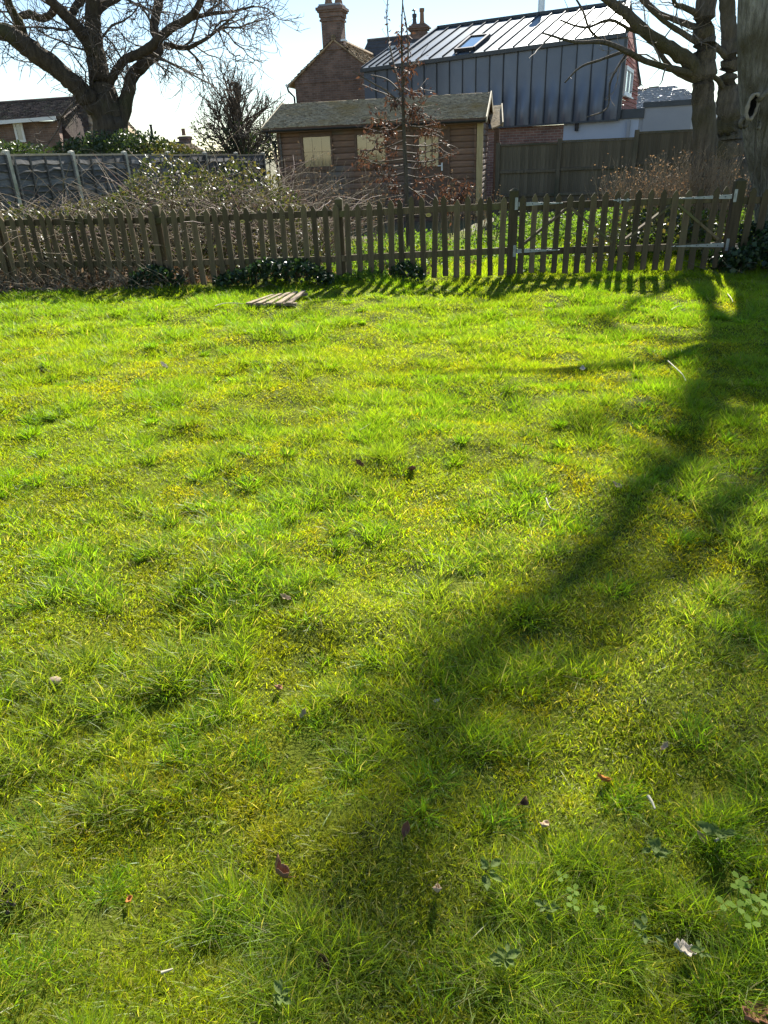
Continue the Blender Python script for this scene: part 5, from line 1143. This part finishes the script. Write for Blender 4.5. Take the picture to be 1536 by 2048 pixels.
bh2 = thing('bramble_clump', 'dark leafy bramble clump showing through the right gate', 'bramble', (4.2, 10.3, 0)); n = 3600; x = rg.normal(size=n)*.75; y = rg.random(n)*1.6; z = .62*np.exp(-(x/1.0)**2)*(.6 + .7*fbm(x*3 + 50, y*3, 2))*(1 - .8*rg.random(n)**2); leaf_cloud('leaves', np.stack([x, y - .2, z], 1), .06, MT['bramble'], bh2, rg, up=.8, aspect=.75)
tb = TB(); stems(tb, 90, -1.2, 1.2, -.1, 1.3, .3, .7); tag(tb.build('stems', MT['dry'], bh2), kind='stuff')
# leafy ground cover beyond the fence
def cover(label, x0, x1, y0, y1, n, h, mat, name='ground_cover', dens=None):
    x = x0 + (x1-x0)*rg.random(n); y = y0 + (y1-y0)*rg.random(n); q = fbm(x*1.4 + 21, y*1.4 + 6, 3); k = q > .42 if dens is None else q > dens; x, y = x[k], y[k]
    z = gz(x, y) + h*(.3 + 1.2*fbm(x*3, y*3 + 2, 2))*(1 - .7*rg.random(len(x))**1.5); o = leaf_cloud(name, np.stack([x, y, z], 1), .055, mat, None, rg, up=1.2, aspect=.75); return tag(o, label, 'ground cover', kind='stuff')
cover('low green weeds covering the ground beyond the fence', -1.6, 7.5, 10.3, 14.6, 15000, .16, MT['cover'])
cover('bright leafy weeds along the foot of the board fence', 2.2, 7.5, 12.2, 14.4, 7000, .42, MT['cover'], dens=.3)
n = 9000; x = -7.5 + 9*rg.random(n); y = 10.0 + 4*rg.random(n); tag(leaf_cloud('leaf_litter', np.stack([x, y, gz(x, y) + .01 + .06*rg.random(n)**2], 1), .055, MT['litter'], None, rg, up=1.5), 'brown leaf litter on the ground beyond the fence', 'leaf litter', kind='stuff')
tb = TB(); stems(tb, 500, -7.0, 1.0, 10.2, 12.2, .2, .75, .004, .3)
o = tb.build('dead_stems', MT['dry']); tag(o, 'thin dead stems standing just beyond the picket fence', 'dead stems', kind='stuff')


# ------------------------------------------------------------------ small things lying on the lawn
rg = np.random.default_rng(30)
MT['lf_tan'] = surf('tan_leaf', (0.34, 0.24, 0.14), (0.55, 0.43, 0.29), .85, 30, bump=.4, bdist=.002, spec=.05)
MT['lf_brown'] = surf('brown_leaf', (0.13, 0.06, 0.035), (0.26, 0.13, 0.08), .8, 30, bump=.4, bdist=.002, spec=.05)
MT['lf_red'] = surf('red_brown_leaf', (0.17, 0.085, 0.05), (0.32, 0.19, 0.115), .8, 30, bump=.4, bdist=.002, spec=.05)
MT['lf_dark'] = surf('dark_leaf', (0.06, 0.03, 0.022), (0.13, 0.07, 0.05), .8, 30, bump=.4, bdist=.002, spec=.05)
MT['lf_grey'] = surf('bleached_leaf', (0.42, 0.36, 0.28), (0.64, 0.57, 0.47), .85, 30, bump=.4, bdist=.002, spec=.05)
MT['lf_orange'] = surf('orange_leaf', (0.34, 0.12, 0.03), (0.5, 0.22, 0.07), .8, 30, bump=.4, bdist=.002, spec=.05)
MT['straw'] = surf('straw', (0.38, 0.34, 0.23), (0.56, 0.52, 0.38), .7, 20, bump=0)
MT['rosette'] = leaf_mat('plantain_leaf', (0.15, 0.20, 0.06), (0.15, 0.20, 0.06), .3, .6, (1.3, 1.4, .8), .08)
MT['clover'] = leaf_mat('clover_leaf', (0.19, 0.29, 0.04), (0.19, 0.29, 0.04), .35, .6, spec=.1)
MT['pebble'] = surf('pebble', (0.24, 0.18, 0.12), (0.36, 0.28, 0.20), .8, 20, bump=.3, bdist=.003)
def spot(px, py, lift=.02):
    p = ground_at(px, py, lift)
    for _ in range(3): p = ground_at(px, py, float(gz(p[0], p[1])) + lift)
    return p
def leaf_mesh(L, W, lobes, curl, cup, seed):
    rr = np.random.default_rng(seed); nu, nv = 14, 6; V = []
    for i in range(nu + 1):
        u = i/nu; w = W*math.sin(math.pi*min(1, u*1.04 + .02))**.8*(1 + (.32*math.sin(lobes*2*math.pi*u) if lobes else 0))
        for j in range(nv + 1):
            v = (j/nv - .5)*2; a = curl*u; x = w*.5*v; r_ = (cup*v*v)*W
            V.append((x*(1 - .25*cup*2*abs(v)), L*(math.sin(a)/max(curl, 1e-3) if curl > .05 else u), L*((1 - math.cos(a))/max(curl, 1e-3) if curl > .05 else 0) + r_ + rr.normal()*.03*W))
    F = [(i*(nv+1)+j, i*(nv+1)+j+1, (i+1)*(nv+1)+j+1, (i+1)*(nv+1)+j) for i in range(nu) for j in range(nv)]
    V = np.array(V); V[:, 1] -= V[:, 1].mean(); return V, np.array(F)
def fallen_leaf(label, px, py, size_px, mat, lobes=3, curl=.6, cup=.3, tilt=.3, rz=None, aspect=.62, lift=.012):
    p = spot(px, py, lift); depth = np.linalg.norm(p - [0, 0, EYE]); L = size_px/FPX*depth
    o = thing('fallen_leaf', label, 'leaf', p, rz if rz is not None else rg.random()*6.283, group='fallen leaves on the lawn')
    o.rotation_euler = (tilt, rg.normal()*.2, o.rotation_euler.z); V, F = leaf_mesh(L, L*aspect, lobes, curl, cup, int(px + py))
    me = np_mesh('blade', V, F, True); b = link('blade', me, MT[mat], o); sm = b.modifiers.new('thick', 'SOLIDIFY'); sm.thickness = .0008
    MB().tube([V[3] + [0, 0, .0005], V[3] + [0, -L*.14, .004], V[3] + [L*.03, -L*.28, .006]], [.0011, .0009, .0007], 5).build('stalk', MT['lf_brown'], o); return o
FL = [
 ('large curled brown leaf at the bottom, left of centre', 556, 1752, 62, 'lf_red', 2, 1.9, .55, .5),
 ('dark round cupped leaf near the bottom centre', 644, 1930, 46, 'lf_dark', 0, .5, .5, .9),
 ('small cup shaped red brown leaf below the long tree shadow', 1050, 1606, 40, 'lf_red', 0, 2.4, .5, .5),
 ('orange brown leaf right of the small cupped leaf', 1206, 1564, 44, 'lf_orange', 0, .8, .3, 1.1),
 ('tan leaf just below the small cupped leaf', 1090, 1654, 36, 'lf_tan', 2, .6, .3, .5),
 ('large bleached leaf near the lower right corner', 1366, 1905, 56, 'lf_grey', 3, .7, .3, .35),
 ('crumpled tan leaf left of the large bleached leaf', 1200, 1830, 30, 'lf_tan', 3, 1.4, .5, .4),
 ('crumpled pale leaf in moss, bottom centre right', 875, 1786, 34, 'lf_tan', 3, 1.2, .5, .3),
 ('small orange and white leaf at the lower left', 262, 1802, 26, 'lf_orange', 1, .8, .3, .3),
 ('red brown oak leaf in the middle of the lawn', 824, 942, 34, 'lf_brown', 3, .6, .3, .9),
 ('dull brown leaf left of the red brown oak leaf', 719, 929, 26, 'lf_brown', 2, .8, .3, .6),
 ('pale flat leaf beside the shadow, right half of the lawn', 1234, 972, 26, 'lf_tan', 1, .4, .2, .2),
 ('reddish brown leaf left of centre, well below the tan one', 555, 1380, 34, 'lf_red', 2, .7, .3, 1.0),
 ('small pale leaf just below right of a reddish brown leaf', 607, 1428, 24, 'lf_tan', 2, .7, .3, .9),
 ('tan leaf lying on short turf left of centre', 570, 1197, 28, 'lf_tan', 2, .6, .3, .5),
 ('grey brown leaf far out on the left lawn', 328, 735, 22, 'lf_grey', 3, .8, .4, .6),
 ('small dark leaf in the grass at the far left', 85, 746, 16, 'lf_dark', 1, .6, .3, 1.1),
 ('broad brown leaf cut by the bottom right corner', 1505, 2034, 70, 'lf_brown', 3, .5, .25, .3),
 ('narrow tan leaf touching the weed rosette on the right', 1402, 1678, 30, 'lf_tan', 0, .6, .3, .5),
 ('pale brown scrap near the right edge, low down', 1496, 1780, 26, 'lf_dark', 2, .8, .3, .4),
 ('brown leaf scrap in the shade below the bleached sliver', 1330, 1495, 22, 'lf_tan', 2, .8, .3, .4),
 ('small brown leaf in front of the tree shadow, centre', 876, 1405, 24, 'lf_grey', 2, .9, .3, .6),
 ('small rust leaf near the right edge in shade', 1365, 1216, 16, 'lf_red', 1, .6, .3, .6),
 ('greyish leaf pair scrap on the right lawn', 1165, 738, 20, 'lf_grey', 1, .5, .2, .2),
 ('rust brown leaf in moss just right of bottom centre', 812, 1660, 34, 'lf_brown', 0, .7, .3, 1.2),
]
for (lb, px_, py_, s_, m_, lo_, cu, cp, ti) in FL: fallen_leaf(lb, px_, py_, s_*.8, m_, lo_, cu, cp, min(ti, .7)*.45)
def straw(label, pts, w_px, mat='straw', name='straw_stem', cat='straw'):
    P = [spot(x, y, .028) for x, y in pts]; o = P[0]; dep = np.linalg.norm(o - [0, 0, EYE]); r = w_px/FPX*dep*.36
    Q, S_ = smooth_path(np.array(P) - o, np.linspace(r, r*.5, len(P)), 5); tb = TB(); tb.tube(Q, S_, 5); b = tb.build(name, MT[mat]); b.location = tuple(o); return tag(b, label, cat, group='stems lying on the lawn')
straw('long bleached curved stem on the right lawn', [(1336, 722), (1350, 735), (1364, 748), (1372, 762)], 4)
straw('short white bent stem right of the oak leaf', [(1092, 996), (1096, 1008), (1102, 1017), (1114, 1020)], 5)
straw('pale straight stem near the gates', [(1342, 620), (1355, 613), (1366, 612)], 3)
straw('thin pale stem left of the wooden board', [(430, 612), (446, 607), (462, 606), (488, 607)], 3)
straw('dark bent twig left of the lawn centre', [(452, 1074), (462, 1066), (476, 1056)], 3, 'twig', 'twig', 'twig')
straw('white feathery sliver in the shade on the right', [(1296, 1592), (1304, 1604), (1310, 1618)], 9)
straw('pale stick beside the weed rosette on the right', [(1430, 1682), (1444, 1674), (1456, 1667)], 7)
straw('broken straw piece at the bottom left', [(322, 1946), (334, 1942), (346, 1938)], 8)
straw('thin straw far out left of the lawn middle', [(720, 560+300), (733, 852), (742, 846)], 2.5)
straw('pale dry stem in front of the right gate shadow', [(1455, 588), (1462, 596), (1466, 604)], 3)
pb = spot(110, 1361, .022); o = thing('pebble', 'rounded tan pebble at the left side of the lawn', 'pebble', pb)
m = MB(); V = []; nU, nV = 12, 8
prof = [(.0175*math.sin(math.pi*(i + .02)/8.04), -.011*math.cos(math.pi*i/8)) for i in range(9)]; m.lathe(prof, 14); so = m.build('stone', MT['pebble'], o, smooth=True); so.scale = (1.2, .9, 1); so.rotation_euler = (.2, .3, .4)
# broad-leaved weeds
def rosette(label, px, py, r_px, n, mat='rosette'):
    p = spot(px, py, .008); dep = np.linalg.norm(p - [0, 0, EYE]); R_ = r_px*.85/FPX*dep; o = thing('weed_rosette', label, 'weed', p, rg.random()*6, group='broad leaved weeds in the lawn')
    for k in range(n):
        L = R_*(.5 + .8*rg.random()); V, F = leaf_mesh(L, L*(.4 + .3*rg.random()), 0, -.0 + .15, .22, k + int(px)); V[:, 1] -= V[:, 1].min() - .004; V[:, 2] += .034 + .10*V[:, 1] + .003*k
        a = 6.283*k/n + rg.normal()*.2; b = link('leaf', np_mesh('leaf', V, F, True), MT[mat], o, (0, 0, 0), (rg.normal()*.12, 0, a))
    return o
rosette('grey green weed rosette beside a pale stick on the right', 1432, 1700, 34, 9)
rosette('flat grey green weed rosette left of the right hand one', 1304, 1726, 28, 8)
rosette('dark weed rosette right of bottom centre', 972, 1768, 30, 8)
rosette('pale weed rosette above the large bleached leaf', 1284, 1886, 24, 7)
rosette('weed rosette at the bottom edge left of centre', 566, 2018, 30, 7)
rosette('small weed rosette below the large bleached leaf', 1394, 1930, 22, 7)
rosette('dark weed rosette at the bottom edge right of centre', 1012, 1945, 30, 7)
rosette('small dark weed rosette near the lower middle right', 1090, 1842, 24, 6)
def clover(label, px, py, n, s_px):
    p = spot(px, py, .045); dep = np.linalg.norm(p - [0, 0, EYE]); s = s_px/FPX*dep; o = thing('clover_plant', label, 'clover', p, 0, group='clover in the lawn')
    for k in range(n):
        c = np.array([rg.normal()*s*1.4, rg.normal()*s*1.4, .01*rg.random()]); m = MB()
        for q in range(3):
            a = 2.094*q + k; d = np.array([math.cos(a), math.sin(a), .15]); w = np.array([-math.sin(a), math.cos(a), 0])
            m.add([c, c + d*s*.5 + w*s*.36, c + d*s*.95 + w*s*.2, c + d*s*.85, c + d*s*.95 - w*s*.2, c + d*s*.5 - w*s*.36], [(0, 1, 2, 3), (0, 3, 4, 5)])
        m.tube([c, c*.6 - [0, 0, .03]], .0008, 4); m.build('leaf', MT['clover'], o)
clover('leafy clover plant near the right edge, low down', 1484, 1806, 12, 15)
clover('small bright clover right of bottom centre', 1153, 1772, 5, 13)
# board lying on the grass
b0 = [spot(490, 609, .032), spot(590, 611, .032), spot(618, 590, .032), spot(540, 590, .032)]
bc = np.mean(b0, axis=0); bc[2] = max(v[2] for v in b0) + .006; bo = thing('wooden_board', 'slatted pale wooden board lying on the grass near the fence', 'board', bc); 
MT['plank'] = surf('weathered_plank', (0.20, 0.15, 0.10), (0.38, 0.30, 0.21), .85, 6, (4, 1, 4), .4, .003, .2, island=.15)
for k in range(5):                              # five planks with open gaps
    t0, t1 = k/5 + .012, (k+1)/5 - .075; q = [b0[0]*(1-t0) + b0[1]*t0, b0[0]*(1-t1) + b0[1]*t1, b0[3]*(1-t1) + b0[2]*t1, b0[3]*(1-t0) + b0[2]*t0]
    q = [np.array([v[0] - bc[0], v[1] - bc[1], .0]) for v in q]; MB().slab(q, (0, 0, 1), .020).build('plank', MT['plank'], bo, bevel=.002)
for s_ in (.12, .88):
    p_ = b0[0]*(1-s_) + b0[3]*s_ - bc; q_ = b0[1]*(1-s_) + b0[2]*s_ - bc; MB().bar((p_[0], p_[1], -.036), (q_[0], q_[1], -.036), .05, .028).build('batten', MT['plank'], bo)
# loose soil at the left edge
sl_ = spot(6, 1795, 0); so_ = thing('soil_patch', 'dark crumbly soil patch at the lower left edge', 'soil', sl_); me = MB()
for k in range(70):
    c = np.array([rg.normal()*.03, rg.normal()*.03, .008 + .01*rg.random()]); s = .003 + .006*rg.random(); me.add([c + np.array(q)*s*(.7 + .6*rg.random()) for q in ((1, 0, 0), (-1, 0, 0), (0, 1, 0), (0, -1, 0), (0, 0, 1), (0, 0, -1))], [(0, 2, 4), (2, 1, 4), (1, 3, 4), (3, 0, 4), (2, 0, 5), (1, 2, 5), (3, 1, 5), (0, 3, 5)])
tag(me.build('crumbs', surf('soil_crumb', (.03, .024, .018), (.08, .065, .05), .95, 30, bump=0), so_), kind='stuff')
